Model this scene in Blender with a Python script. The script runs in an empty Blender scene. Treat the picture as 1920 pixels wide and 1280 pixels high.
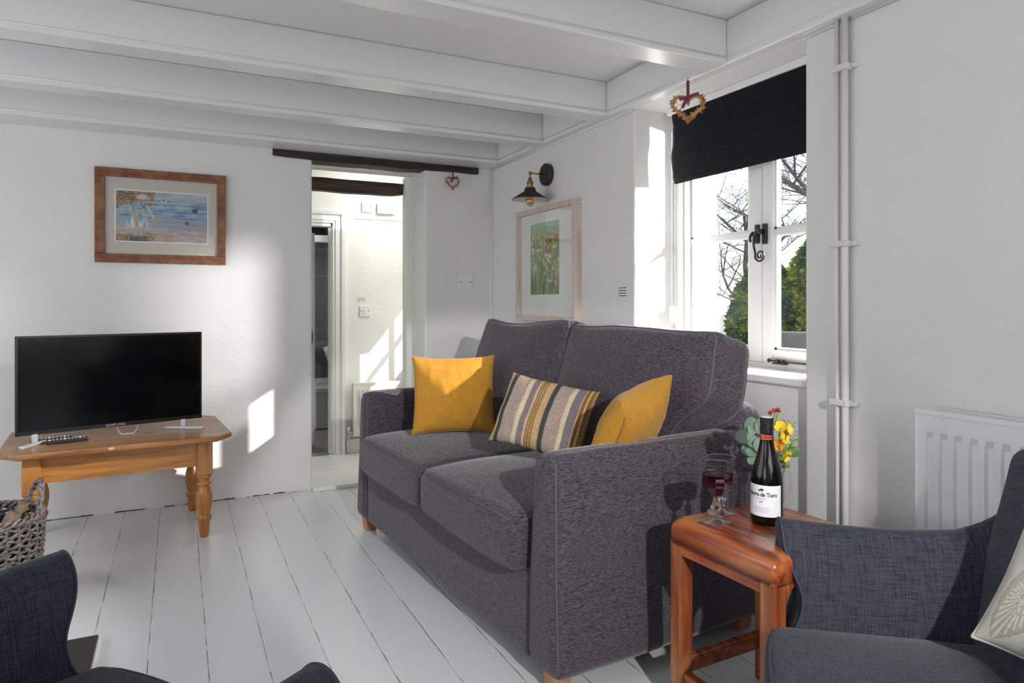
import bpy, bmesh, math, random
from mathutils import Vector, Matrix, noise
random.seed(7)
C = bpy.context.scene.collection
PI = math.pi
def R(d): return math.radians(d)

# ------------------------------------------------------------------ materials
def new_mat(name):
    m = bpy.data.materials.new(name); m.use_nodes = True
    nt = m.node_tree
    b = nt.nodes['Principled BSDF']
    return m, nt, b
def plain(name, col, rough=.5, metal=0, bump=0, bscale=60, spec=.5, var=0, vscale=3, coat=0):
    m, nt, b = new_mat(name); N, L = nt.nodes, nt.links
    b.inputs['Base Color'].default_value = (*col, 1); b.inputs['Roughness'].default_value = rough
    b.inputs['Metallic'].default_value = metal; b.inputs['Specular IOR Level'].default_value = spec
    b.inputs['Coat Weight'].default_value = coat
    tc = N.new('ShaderNodeTexCoord')
    if bump:
        n = N.new('ShaderNodeTexNoise'); n.inputs['Scale'].default_value = bscale; n.inputs['Detail'].default_value = 5
        L.new(tc.outputs['Object'], n.inputs['Vector'])
        bp = N.new('ShaderNodeBump'); bp.inputs['Strength'].default_value = bump; bp.inputs['Distance'].default_value = .01
        L.new(n.outputs['Fac'], bp.inputs['Height']); L.new(bp.outputs['Normal'], b.inputs['Normal'])
    if var:
        n2 = N.new('ShaderNodeTexNoise'); n2.inputs['Scale'].default_value = vscale; n2.inputs['Detail'].default_value = 4
        L.new(tc.outputs['Object'], n2.inputs['Vector'])
        mx = N.new('ShaderNodeMixRGB'); mx.inputs[1].default_value = (*[c*(1-var) for c in col], 1)
        mx.inputs[2].default_value = (*[min(1, c*(1+var)) for c in col], 1)
        L.new(n2.outputs['Fac'], mx.inputs['Fac']); L.new(mx.outputs[0], b.inputs['Base Color'])
    return m
def plaster(name, col, rough=.62, amt=.28):
    m, nt, b = new_mat(name); N, L = nt.nodes, nt.links
    tc = N.new('ShaderNodeTexCoord')
    big = N.new('ShaderNodeTexNoise'); big.inputs['Scale'].default_value = 2.2; big.inputs['Detail'].default_value = 3
    fine = N.new('ShaderNodeTexNoise'); fine.inputs['Scale'].default_value = 28; fine.inputs['Detail'].default_value = 7; fine.inputs['Roughness'].default_value = .62
    mp = N.new('ShaderNodeMapping'); mp.inputs['Scale'].default_value = (1, 1, 1.8)
    L.new(tc.outputs['Object'], mp.inputs['Vector'])
    for n in (big, fine): L.new(mp.outputs[0], n.inputs['Vector'])
    ad = N.new('ShaderNodeMath'); ad.operation = 'MULTIPLY_ADD'; ad.inputs[1].default_value = 5
    L.new(big.outputs['Fac'], ad.inputs[0]); L.new(fine.outputs['Fac'], ad.inputs[2])
    bp = N.new('ShaderNodeBump'); bp.inputs['Strength'].default_value = amt; bp.inputs['Distance'].default_value = .009
    L.new(ad.outputs[0], bp.inputs['Height']); L.new(bp.outputs['Normal'], b.inputs['Normal'])
    mx = N.new('ShaderNodeMixRGB'); mx.inputs[1].default_value = (*[c*.955 for c in col], 1); mx.inputs[2].default_value = (*col, 1)
    L.new(big.outputs['Fac'], mx.inputs['Fac']); L.new(mx.outputs[0], b.inputs['Base Color'])
    b.inputs['Roughness'].default_value = rough
    return m
def wood(name, c1, c2, c3, scale=(1, 12, 12), rough=.35, knots=0, axis=None, coat=0, ws=3.0):
    m, nt, b = new_mat(name); N, L = nt.nodes, nt.links
    tc = N.new('ShaderNodeTexCoord'); mp = N.new('ShaderNodeMapping'); mp.inputs['Scale'].default_value = scale
    L.new(tc.outputs['Object'], mp.inputs['Vector'])
    n = N.new('ShaderNodeTexNoise'); n.inputs['Scale'].default_value = ws; n.inputs['Detail'].default_value = 6; n.inputs['Distortion'].default_value = .35
    L.new(mp.outputs[0], n.inputs['Vector'])
    r = N.new('ShaderNodeValToRGB'); e = r.color_ramp.elements
    e[0].position = .3; e[0].color = (*c1, 1); e[1].position = .72; e[1].color = (*c3, 1)
    k = e.new(.5); k.color = (*c2, 1)
    L.new(n.outputs['Fac'], r.inputs['Fac']); out = r.outputs[0]
    if knots:
        v = N.new('ShaderNodeTexVoronoi'); v.inputs['Scale'].default_value = knots
        mp2 = N.new('ShaderNodeMapping'); mp2.inputs['Scale'].default_value = (.6, 1, 1); L.new(tc.outputs['Object'], mp2.inputs['Vector'])
        L.new(mp2.outputs[0], v.inputs['Vector'])
        rr = N.new('ShaderNodeValToRGB'); q = rr.color_ramp.elements
        q[0].position = .06; q[0].color = (0, 0, 0, 1); q[1].position = .12; q[1].color = (1, 1, 1, 1)
        L.new(v.outputs['Distance'], rr.inputs['Fac'])
        mx = N.new('ShaderNodeMixRGB'); mx.inputs[1].default_value = (*[c*.35 for c in c1], 1)
        L.new(rr.outputs[0], mx.inputs['Fac']); L.new(out, mx.inputs[2]); out = mx.outputs[0]
    L.new(out, b.inputs['Base Color']); b.inputs['Roughness'].default_value = rough; b.inputs['Coat Weight'].default_value = coat
    b.inputs['Coat Roughness'].default_value = .15
    bp = N.new('ShaderNodeBump'); bp.inputs['Strength'].default_value = .12; bp.inputs['Distance'].default_value = .003
    L.new(n.outputs['Fac'], bp.inputs['Height']); L.new(bp.outputs['Normal'], b.inputs['Normal'])
    return m
def fabric(name, c1, c2, s1=(40, 6, 40), s2=None, scale=12, rough=.9, weave=0, sheen=.3, lo=.38, hi=.66):
    """streaky woven cloth: noise stretched one way (and a second way if s2)"""
    m, nt, b = new_mat(name); N, L = nt.nodes, nt.links
    tc = N.new('ShaderNodeTexCoord')
    def streak(s):
        mp = N.new('ShaderNodeMapping'); mp.inputs['Scale'].default_value = s
        L.new(tc.outputs['Object'], mp.inputs['Vector'])
        n = N.new('ShaderNodeTexNoise'); n.inputs['Scale'].default_value = scale; n.inputs['Detail'].default_value = 4; n.inputs['Roughness'].default_value = .7
        L.new(mp.outputs[0], n.inputs['Vector']); return n.outputs['Fac']
    f = streak(s1)
    if s2:
        g = streak(s2); mm = N.new('ShaderNodeMath'); mm.operation = 'ADD'; L.new(f, mm.inputs[0]); L.new(g, mm.inputs[1])
        md = N.new('ShaderNodeMath'); md.operation = 'MULTIPLY'; md.inputs[1].default_value = .5; L.new(mm.outputs[0], md.inputs[0]); f = md.outputs[0]
    r = N.new('ShaderNodeValToRGB'); e = r.color_ramp.elements
    e[0].position = lo; e[0].color = (*c1, 1); e[1].position = hi; e[1].color = (*c2, 1)
    L.new(f, r.inputs['Fac']); L.new(r.outputs[0], b.inputs['Base Color'])
    b.inputs['Roughness'].default_value = rough; b.inputs['Specular IOR Level'].default_value = .15
    b.inputs['Sheen Weight'].default_value = sheen; b.inputs['Sheen Roughness'].default_value = .4
    bp = N.new('ShaderNodeBump'); bp.inputs['Strength'].default_value = .5; bp.inputs['Distance'].default_value = .003
    L.new(f, bp.inputs['Height']); L.new(bp.outputs['Normal'], b.inputs['Normal'])
    return m
def vcol(name, rough=.7, bump=0, bscale=300, spec=.3):
    m, nt, b = new_mat(name); N, L = nt.nodes, nt.links
    a = N.new('ShaderNodeVertexColor'); a.layer_name = 'Col'
    L.new(a.outputs['Color'], b.inputs['Base Color']); b.inputs['Roughness'].default_value = rough; b.inputs['Specular IOR Level'].default_value = spec
    if bump:
        tc = N.new('ShaderNodeTexCoord'); n = N.new('ShaderNodeTexNoise'); n.inputs['Scale'].default_value = bscale
        L.new(tc.outputs['Object'], n.inputs['Vector'])
        bp = N.new('ShaderNodeBump'); bp.inputs['Strength'].default_value = bump; bp.inputs['Distance'].default_value = .003
        L.new(n.outputs['Fac'], bp.inputs['Height']); L.new(bp.outputs['Normal'], b.inputs['Normal'])
    return m
def pane_glass(name, refl=.12, tint=(1, 1, 1), rough=0.0):
    m = bpy.data.materials.new(name); m.use_nodes = True; nt = m.node_tree; N, L = nt.nodes, nt.links
    N.remove(N['Principled BSDF']); out = N['Material Output']
    t = N.new('ShaderNodeBsdfTransparent'); t.inputs[0].default_value = (*tint, 1)
    g = N.new('ShaderNodeBsdfGlossy'); g.inputs['Roughness'].default_value = rough; g.inputs[0].default_value = (1, 1, 1, 1)
    lw = N.new('ShaderNodeLayerWeight'); pw = N.new('ShaderNodeMath'); pw.operation = 'POWER'; pw.inputs[1].default_value = 4
    L.new(lw.outputs['Facing'], pw.inputs[0])
    mu = N.new('ShaderNodeMath'); mu.operation = 'MULTIPLY_ADD'; mu.inputs[1].default_value = .8; mu.inputs[2].default_value = refl*.3
    L.new(pw.outputs[0], mu.inputs[0])
    mx = N.new('ShaderNodeMixShader'); L.new(mu.outputs[0], mx.inputs[0]); L.new(t.outputs[0], mx.inputs[1]); L.new(g.outputs[0], mx.inputs[2])
    L.new(mx.outputs[0], out.inputs[0]); return m
def real_glass(name, col=(1, 1, 1), rough=0, ior=1.45):
    m, nt, b = new_mat(name)
    b.inputs['Base Color'].default_value = (*col, 1); b.inputs['Transmission Weight'].default_value = 1
    b.inputs['Roughness'].default_value = rough; b.inputs['IOR'].default_value = ior
    return m
def boards_mat(name, pitch, x0, axis=0, col=(.72, .73, .74)):
    m, nt, b = new_mat(name); N, L = nt.nodes, nt.links
    tc = N.new('ShaderNodeTexCoord'); sp = N.new('ShaderNodeSeparateXYZ'); L.new(tc.outputs['Object'], sp.inputs[0])
    def M(op, a, bb=None, c=None):
        n = N.new('ShaderNodeMath'); n.operation = op
        for i, v in enumerate((a, bb, c)):
            if v is None: continue
            if isinstance(v, (int, float)): n.inputs[i].default_value = v
            else: L.new(v, n.inputs[i])
        return n.outputs[0]
    wob = N.new('ShaderNodeTexNoise'); wob.inputs['Scale'].default_value = 4; L.new(tc.outputs['Object'], wob.inputs['Vector'])
    x = M('ADD', sp.outputs[axis], M('MULTIPLY', M('SUBTRACT', wob.outputs['Fac'], .5), .004))
    q = M('DIVIDE', M('SUBTRACT', x, x0), pitch)
    fr = M('FRACT', M('ADD', q, .5)); d = M('ABSOLUTE', M('SUBTRACT', fr, .5))      # 0 at a joint
    brk = N.new('ShaderNodeTexNoise'); brk.inputs['Scale'].default_value = 9; brk.inputs['Detail'].default_value = 8
    L.new(tc.outputs['Object'], brk.inputs['Vector'])
    wd = M('MAXIMUM', M('MULTIPLY', M('SUBTRACT', brk.outputs['Fac'], .40), .05), 0.0015)
    gap = M('LESS_THAN', d, M('MINIMUM', wd, .009))
    idx = M('FLOOR', M('ADD', q, 0)); tone = M('FRACT', M('MULTIPLY', M('SINE', M('MULTIPLY', idx, 12.9898)), 43758.5))
    mx = N.new('ShaderNodeMixRGB'); L.new(M('MULTIPLY', tone, .5), mx.inputs[0])
    mx.inputs[1].default_value = (*col, 1); mx.inputs[2].default_value = (*[c*.95 for c in col], 1)
    m2 = N.new('ShaderNodeMixRGB'); L.new(gap, m2.inputs[0]); L.new(mx.outputs[0], m2.inputs[1]); m2.inputs[2].default_value = (.13, .13, .12, 1)
    L.new(m2.outputs[0], b.inputs['Base Color']); b.inputs['Roughness'].default_value = .33
    fn = N.new('ShaderNodeTexNoise'); fn.inputs['Scale'].default_value = 14; L.new(tc.outputs['Object'], fn.inputs['Vector'])
    hh = M('ADD', M('SMOOTH_MIN', M('MULTIPLY', d, 30), 1.0, .3), M('MULTIPLY', fn.outputs['Fac'], .5))
    bp = N.new('ShaderNodeBump'); bp.inputs['Strength'].default_value = .25; bp.inputs['Distance'].default_value = .004
    L.new(hh, bp.inputs['Height']); L.new(bp.outputs['Normal'], b.inputs['Normal'])
    return m
def tile_mat(name, col, grout, sx=.3, sz=.3):
    m, nt, b = new_mat(name); N, L = nt.nodes, nt.links
    tc = N.new('ShaderNodeTexCoord'); mp = N.new('ShaderNodeMapping'); mp.inputs['Rotation'].default_value = (R(90), 0, 0)
    L.new(tc.outputs['Object'], mp.inputs['Vector'])
    t = N.new('ShaderNodeTexBrick'); t.offset = 0; t.inputs['Scale'].default_value = 1; t.inputs['Brick Width'].default_value = sx; t.inputs['Row Height'].default_value = sz
    t.inputs['Mortar Size'].default_value = .004; t.inputs['Color1'].default_value = (*col, 1); t.inputs['Color2'].default_value = (*[c*.8 for c in col], 1); t.inputs['Mortar'].default_value = (*grout, 1)
    L.new(mp.outputs[0], t.inputs['Vector']); L.new(t.outputs['Color'], b.inputs['Base Color']); b.inputs['Roughness'].default_value = .25
    return m

M = {}
M['wall'] = plaster('white_plaster', (.80, .79, .775))
M['wall_hall'] = plaster('cream_plaster', (.86, .86, .81), amt=.15)
M['ceil'] = plain('ceiling_paint', (.80, .80, .785), .5, bump=.15, bscale=8)
M['gloss'] = plain('gloss_white_paint', (.79, .79, .785), .24, bump=.1, bscale=6, var=.02)
M['trim'] = plain('satin_white_paint', (.84, .84, .82), .3)
M['floor'] = boards_mat('white_floor_boards', .18, .091)
M['hallfloor'] = boards_mat('hall_floor_boards', .21, .05, col=(.78, .79, .78))
M['dark_oak'] = wood('dark_oak', (.008, .005, .004), (.022, .011, .008), (.055, .028, .018), (1.2, 14, 14), .6)
M['dark_oak_under'] = wood('worn_oak', (.018, .010, .007), (.05, .026, .018), (.13, .08, .06), (1.2, 14, 14), .7)
M['pine'] = wood('honey_pine', (.34, .125, .026), (.52, .215, .050), (.62, .29, .08), (1.0, 16, 16), .34, knots=5.5, coat=.25)
M['pine_leg'] = wood('honey_pine_legs', (.33, .12, .024), (.50, .205, .045), (.58, .26, .07), (9, 9, 1.0), .34, coat=.25)
M['pine_top'] = wood('worn_pine_top', (.20, .08, .028), (.34, .15, .05), (.45, .22, .085), (1.0, 14, 14), .38, knots=4.3, coat=.2)
M['rose'] = wood('rosewood', (.13, .022, .008), (.30, .065, .018), (.46, .15, .045), (13, 1.1, 13), .27, coat=.4)
M['rose_leg'] = wood('rosewood_leg', (.10, .017, .006), (.24, .06, .018), (.40, .16, .055), (7, 7, 1.1), .28, coat=.4)
M['sofa'] = fabric('sofa_chenille', (.020, .016, .021), (.140, .117, .143), (3, 3, 15), None, 20, sheen=.35, lo=.33, hi=.72)
M['sofa_pipe'] = plain('sofa_piping', (.095, .08, .095), .8, bump=.2)  # same cloth as the sofa, colour lightened to give the cord a highlight
M['chair'] = fabric('armchair_linen', (.014, .015, .024), (.078, .082, .110), (45, 3, 45), (3, 45, 3), 7, sheen=.15, lo=.36, hi=.68)
M['chair_pipe'] = plain('armchair_piping', (.045, .048, .066), .85)
M['mustard'] = fabric('mustard_weave', (.40, .18, .018), (.62, .31, .045), (40, 40, 40), None, 5, sheen=.2, lo=.3, hi=.7)
M['black_plastic'] = plain('black_plastic', (.008, .008, .009), .3)
M['remote'] = plain('remote_plastic', (.012, .013, .018), .4)
M['screen'] = plain('tv_screen', (.0025, .0025, .003), .11, spec=.28)
M['silver'] = plain('silver_metal', (.75, .75, .76), .25, metal=1)
M['silver_paint'] = plain('silver_paint', (.62, .62, .63), .3, metal=.3)
M['white_plastic'] = plain('white_plastic', (.82, .82, .80), .35)
M['rad'] = plain('radiator_enamel', (.80, .81, .83), .3)
M['rad_cream'] = plain('cream_enamel', (.80, .79, .70), .35)
M['pipe'] = plain('painted_pipe', (.74, .72, .70), .32)
M['iron'] = plain('black_iron', (.01, .01, .011), .35, bump=.3, bscale=80)
M['brass'] = plain('aged_brass', (.30, .21, .10), .35, metal=1)
M['bronze'] = plain('dark_bronze', (.07, .055, .05), .35, metal=.8)
M['shade_in'] = plain('shade_inner_white', (.72, .71, .70), .5)
M['bulb'] = pane_glass('amber_bulb', .5, (.95, .68, .40))
M['filament'] = plain('filament', (.6, .3, .08), .4, metal=.6)
M['frame_oak'] = wood('oak_frame', (.13, .045, .018), (.23, .085, .033), (.32, .13, .055), (6, 6, 6), .4)
M['frame_pale'] = wood('limed_wood_frame', (.55, .43, .36), (.64, .52, .45), (.70, .60, .53), (6, 6, 1.2), .5)
M['mount'] = plain('picture_mount', (.56, .52, .46), .8)
M['mount2'] = plain('white_mount', (.76, .77, .73), .8)
M['picglass'] = pane_glass('picture_glass', .15)
M['winglass'] = pane_glass('window_glass', .1)
M['blind'] = fabric('black_blind_cloth', (.006, .006, .008), (.016, .016, .020), (2, 2, 20), None, 10, sheen=.05)
M['paper'] = plain('paper', (.80, .80, .82), .7)
M['ink'] = plain('ink', (.03, .03, .035), .7)
M['inkgrey'] = plain('grey_ink', (.35, .35, .37), .7)
M['inkred'] = plain('red_ink', (.45, .12, .10), .7)
M['ribbon'] = plain('burgundy_ribbon', (.20, .02, .06), .6, bump=.2, bscale=200)
M['cone'] = plain('dried_husk', (.50, .24, .09), .7, bump=.4, bscale=100, var=.5, vscale=60)
M['cone_dark'] = plain('dark_husk', (.16, .06, .025), .7)
M['wicker'] = wood('grey_wicker', (.055, .045, .04), (.17, .145, .13), (.36, .33, .31), (20, 20, 20), .5)
M['wicker_in'] = plain('wicker_inside', (.035, .028, .025), .8)
M['bark'] = wood('log_bark', (.10, .06, .04), (.22, .14, .10), (.34, .25, .19), (8, 8, 8), .8)
M['slate'] = plain('slate', (.035, .033, .03), .55, bump=.4, bscale=12)
def clear_mix(name, col=(1, 1, 1), fac=.5):
    m, nt, b = new_mat(name); b.inputs['Transmission Weight'].default_value = 1; b.inputs['Roughness'].default_value = 0; b.inputs['Base Color'].default_value = (*col, 1); b.inputs['IOR'].default_value = 1.42
    t = nt.nodes.new('ShaderNodeBsdfTransparent'); t.inputs[0].default_value = (*col, 1); mx = nt.nodes.new('ShaderNodeMixShader'); mx.inputs[0].default_value = fac
    nt.links.new(t.outputs[0], mx.inputs[1]); nt.links.new(b.outputs[0], mx.inputs[2]); nt.links.new(mx.outputs[0], nt.nodes['Material Output'].inputs[0]); return m
M['glass'] = pane_glass('clear_glass', .08, (.97, .98, .98))
M['stemglass'] = clear_mix('cut_glass', fac=.72)
M['wine'] = plain('red_wine', (.020, .001, .004), .05, spec=.6)
M['bottle'] = plain('dark_bottle_glass', (.004, .003, .003), .12, spec=.35)
M['capsule'] = plain('black_capsule', (.007, .007, .008), .35)
M['captop'] = plain('capsule_top', (.75, .74, .73), .3)
M['red_seal'] = plain('red_seal', (.48, .015, .015), .4)
M['gold'] = plain('gold_print', (.62, .40, .20), .4, metal=.3)
M['leaf'] = plain('leaf_green', (.07, .15, .035), .5, var=.3, vscale=40)
M['eucalyptus'] = plain('eucalyptus_leaf', (.15, .23, .17), .55, var=.25, vscale=30)
M['fern'] = plain('fern_green', (.25, .38, .04), .5)
M['petal'] = plain('yellow_petal', (.85, .62, .03), .5, var=.2, vscale=80)
M['petal_orange'] = plain('orange_petal', (.85, .36, .01), .5)
M['petal_red'] = plain('red_petal', (.38, .015, .025), .5)
M['petal_violet'] = plain('violet_petal', (.22, .17, .42), .6)
M['foot'] = wood('beech_foot', (.34, .14, .06), (.42, .19, .09), (.5, .25, .13), (8, 8, 2), .4)
M['leg_dark'] = wood('dark_leg', (.03, .015, .01), (.06, .03, .02), (.1, .05, .03), (8, 8, 2), .35)
M['paint'] = vcol('painted_print', .6)
M['tile'] = tile_mat('grey_green_tiles', (.075, .078, .075), (.26, .27, .26))
M['bath'] = plain('bath_acrylic', (.80, .81, .81), .2)
M['bathfloor'] = wood('grey_vinyl', (.20, .185, .17), (.28, .26, .245), (.36, .34, .32), (1, 12, 12), .35)
M['showerglass'] = pane_glass('shower_glass', .35, (.86, .93, .92))
M['hedge'] = None
M['stone'] = plain('stone_wall', (.11, .11, .11), .9, bump=.6, bscale=9, var=.3, vscale=8)
M['gravel'] = plain('gravel_ground', (.30, .29, .26), .95, bump=.5, bscale=30)
M['render_wall'] = plain('neighbour_render', (.84, .83, .80), .8)
M['car'] = plain('silver_car_paint', (.55, .57, .60), .25, metal=.4)
M['carglass'] = plain('car_glass', (.05, .06, .07), .08)
M['twig'] = plain('twig_bark', (.075, .062, .055), .9)
M['tyre'] = plain('tyre', (.02, .02, .02), .8)
M['cable'] = plain('white_cable', (.7, .68, .62), .5)

# ------------------------------------------------------------------ mesh helpers
def link(name, bm, mat, parent=None, smooth=False, bevel=0, bseg=2, autosm=None):
    me = bpy.data.meshes.new(name); bm.normal_update(); bm.to_mesh(me); bm.free()
    if isinstance(mat, (list, tuple)):
        for x in mat: me.materials.append(x)
    elif mat: me.materials.append(mat)
    o = bpy.data.objects.new(name, me); C.objects.link(o)
    if parent: o.parent = parent
    if smooth: me.polygons.foreach_set('use_smooth', [True]*len(me.polygons))
    if bevel:
        b = o.modifiers.new('bevel', 'BEVEL'); b.width = bevel; b.segments = bseg; b.limit_method = 'ANGLE'; b.angle_limit = R(40); b.harden_normals = False
    return o
def tag(o, label=None, cat=None, group=None, kind=None):
    if label: o['label'] = label
    if cat: o['category'] = cat
    if group: o['group'] = group
    if kind: o['kind'] = kind
    return o
def thing(name, label, cat, loc=(0, 0, 0), rz=0, group=None):
    o = bpy.data.objects.new(name, None); C.objects.link(o); o.location = loc; o.rotation_euler = (0, 0, rz); o.empty_display_size = .05
    return tag(o, label, cat, group)
def struct(name, bm, m, **k):
    o = link(name, bm, m, **k); o['kind'] = 'structure'; return o
def B(): return bmesh.new()
def box(bm, x0, x1, y0, y1, z0, z1, mi=0, M4=None):
    v = [bm.verts.new((x, y, z)) for x in (x0, x1) for y in (y0, y1) for z in (z0, z1)]
    if M4 is not None:
        for q in v: q.co = M4 @ q.co
    for f in ((0, 1, 3, 2), (4, 6, 7, 5), (0, 4, 5, 1), (2, 3, 7, 6), (0, 2, 6, 4), (1, 5, 7, 3)):
        fc = bm.faces.new([v[i] for i in f]); fc.material_index = mi
    return v
def prism(bm, pts, z0, z1, mi=0):
    a = [bm.verts.new((x, y, z0)) for x, y in pts]; b = [bm.verts.new((x, y, z1)) for x, y in pts]
    n = len(pts); bm.faces.new(a[::-1]).material_index = mi; bm.faces.new(b).material_index = mi
    for i in range(n): bm.faces.new((a[i], a[(i+1) % n], b[(i+1) % n], b[i])).material_index = mi
def frames(pts, closed=False):
    n = len(pts); out = []; up = None
    for i in range(n):
        a = pts[(i-1) % n] if (closed or i) else pts[0]; b = pts[(i+1) % n] if (closed or i < n-1) else pts[-1]
        t = (b-a); t = t.normalized() if t.length > 1e-9 else Vector((0, 0, 1))
        if up is None:
            up = Vector((0, 0, 1)) if abs(t.z) < .9 else Vector((1, 0, 0))
        s = t.cross(up)
        if s.length < 1e-6: s = t.cross(Vector((1, 0, 0)))
        s.normalize(); up = s.cross(t).normalized(); out.append((s, up))
    return out
def tube(bm, pts, r, seg=8, closed=False, mi=0, cap=True):
    pts = [Vector(p) for p in pts]; fr = frames(pts, closed); rings = []
    for i, (p, (s, u)) in enumerate(zip(pts, fr)):
        rr = r(i/(len(pts)-1)) if callable(r) else r
        rings.append([bm.verts.new(p + s*(rr*math.cos(2*PI*k/seg)) + u*(rr*math.sin(2*PI*k/seg))) for k in range(seg)])
    n = len(rings)
    for i in range(n if closed else n-1):
        a, b = rings[i], rings[(i+1) % n]
        for k in range(seg): bm.faces.new((a[k], a[(k+1) % seg], b[(k+1) % seg], b[k])).material_index = mi
    if cap and not closed:
        bm.faces.new(rings[0][::-1]).material_index = mi; bm.faces.new(rings[-1]).material_index = mi
def lathe(bm, prof, seg=24, c=(0, 0, 0), mi=0, capb=True, capt=True, M4=None):
    rings = []
    for r, z in prof:
        ring = [bm.verts.new((c[0]+r*math.cos(2*PI*k/seg), c[1]+r*math.sin(2*PI*k/seg), c[2]+z)) for k in range(seg)]
        if M4 is not None:
            for q in ring: q.co = M4 @ q.co
        rings.append(ring)
    for a, b in zip(rings, rings[1:]):
        for k in range(seg): bm.faces.new((a[k], a[(k+1) % seg], b[(k+1) % seg], b[k])).material_index = mi
    if capb: bm.faces.new(rings[0][::-1]).material_index = mi
    if capt: bm.faces.new(rings[-1]).material_index = mi
    return rings
def crv(p, n=40):
    """catmull-rom through points"""
    p = [Vector(q) for q in p]; out = []
    P = [p[0]*2-p[1]] + p + [p[-1]*2-p[-2]]
    segs = len(p)-1; k = max(2, n//segs)
    for i in range(segs):
        a, b, c, d = P[i:i+4]
        for j in range(k):
            t = j/k
            out.append(.5*((2*b)+(c-a)*t+(2*a-5*b+4*c-d)*t*t+(3*b-a-3*c+d)*t**3))
    out.append(p[-1].copy()); return out
def softbox(bm, half, r, n=12, fn=None, mi=0):
    """rounded box, its points passed through fn(Vector p, Vector uvw)->Vector"""
    hx, hy, hz = half
    def pos(u, v, w):
        q = Vector((u*hx, v*hy, w*hz)); inn = Vector((max(-hx+r, min(hx-r, q.x)), max(-hy+r, min(hy-r, q.y)), max(-hz+r, min(hz-r, q.z))))
        d = q-inn
        if d.length > 1e-9: q = inn + d.normalized()*r if d.length >= 1e-9 and (abs(u) == 1 or abs(v) == 1 or abs(w) == 1) else q
        uv = Vector((u, v, w))
        return fn(q, uv) if fn else q
    cache = {}
    def vert(u, v, w):
        k = (round(u, 5), round(v, 5), round(w, 5))
        if k not in cache: cache[k] = bm.verts.new(pos(u, v, w))
        return cache[k]
    # param values: denser near edges so rounding has geometry
    def params(h):
        e = min(.95, r/h); k = 4
        a = [-1 + e*(1-math.cos(PI/2*i/k)) if False else -1+e*i/k for i in range(k)]
        mid = [-1+e+(2-2*e)*i/n for i in range(n+1)]
        return a + mid + [-x for x in reversed(a)]
    U, V, W = params(hx), params(hy), params(hz)
    def face(ax, s, A, Bb):
        for i in range(len(A)-1):
            for j in range(len(Bb)-1):
                q = []
                for (a, b) in ((A[i], Bb[j]), (A[i+1], Bb[j]), (A[i+1], Bb[j+1]), (A[i], Bb[j+1])):
                    q.append(vert(s, a, b) if ax == 0 else vert(b, s, a) if ax == 1 else vert(a, b, s))
                if s < 0: q.reverse()
                try: bm.faces.new(q).material_index = mi
                except ValueError: pass
    for s in (-1, 1): face(0, s, V, W); face(1, s, W, U); face(2, s, U, V)
    return pos
def edge_loop(pos, plane, s, n=16, k=.0):
    """closed loop of edge positions of a softbox: plane 2 -> w=s rim"""
    out = []
    seq = [(-1, -1), (1, -1), (1, 1), (-1, 1)]
    for i in range(4):
        a, b = seq[i], seq[(i+1) % 4]
        for j in range(n):
            t = j/n; u, v = a[0]+(b[0]-a[0])*t, a[1]+(b[1]-a[1])*t
            out.append(pos(u, v, s) if plane == 2 else pos(s, u, v) if plane == 0 else pos(v, s, u))
    return out
def relax(pts, it=2):
    for _ in range(it):
        n = len(pts); pts = [(pts[i-1]+pts[i]*2+pts[(i+1) % n])/4 for i in range(n)]
    return pts
def text_mesh(s, size, font_shear=0, offset=0, extrude=0.0003, spacing=1.0, bold=0):
    cu = bpy.data.curves.new('t', 'FONT'); cu.body = s; cu.size = size; cu.align_x = 'CENTER'; cu.align_y = 'CENTER'
    cu.shear = font_shear; cu.extrude = extrude; cu.space_character = spacing; cu.offset = bold; cu.resolution_u = 3
    o = bpy.data.objects.new('t', cu); C.objects.link(o)
    bpy.context.view_layer.update()
    dg = bpy.context.evaluated_depsgraph_get(); me = bpy.data.meshes.new_from_object(o.evaluated_get(dg))
    bm = bmesh.new(); bm.from_mesh(me); bpy.data.objects.remove(o); bpy.data.curves.remove(cu); bpy.data.meshes.remove(me)
    return bm
def paint_grid(name, nx, nz, w, h, colf, mat, parent, M4):
    """flat printed sheet: grid whose vertices carry the print's colours"""
    me = bpy.data.meshes.new(name); vs = []; fs = []; cols = []
    for j in range(nz+1):
        for i in range(nx+1):
            u, v = i/nx, j/nz
            vs.append(M4 @ Vector(((u-.5)*w, 0, (v-.5)*h))); c = colf(u, v); cols.extend((c[0], c[1], c[2], 1))
    for j in range(nz):
        for i in range(nx):
            a = j*(nx+1)+i; fs.append((a, a+1, a+nx+2, a+nx+1))
    me.from_pydata([tuple(v) for v in vs], [], fs); me.materials.append(mat)
    at = me.color_attributes.new('Col', 'FLOAT_COLOR', 'POINT'); at.data.foreach_set('color', cols)
    o = bpy.data.objects.new(name, me); C.objects.link(o); o.parent = parent; return o
def nz(x, y, z=0): return noise.noise(Vector((x, y, z)))
# ------------------------------------------------------------------ camera
cam = bpy.data.cameras.new('camera'); co = bpy.data.objects.new('camera', cam); C.objects.link(co)
co.location = (0, 0, 1.2); co.rotation_euler = (R(90), 0, R(-26.28)); cam.lens = 23.81; cam.sensor_width = 36; cam.shift_y = -73/1920
cam.clip_start = .05; cam.clip_end = 200
bpy.context.scene.camera = co
sc = bpy.context.scene
sc.view_settings.view_transform = 'Standard'; sc.view_settings.look = 'None'; sc.view_settings.gamma = 1; sc.view_settings.use_curve_mapping = False
sc.view_settings.exposure = -0.31

XR, YB, XL, YN, ZC = 2.045, 4.473, -2.3, -2.2, 2.34     # room faces
ZJ = 2.164                                              # underside of the joists
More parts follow.
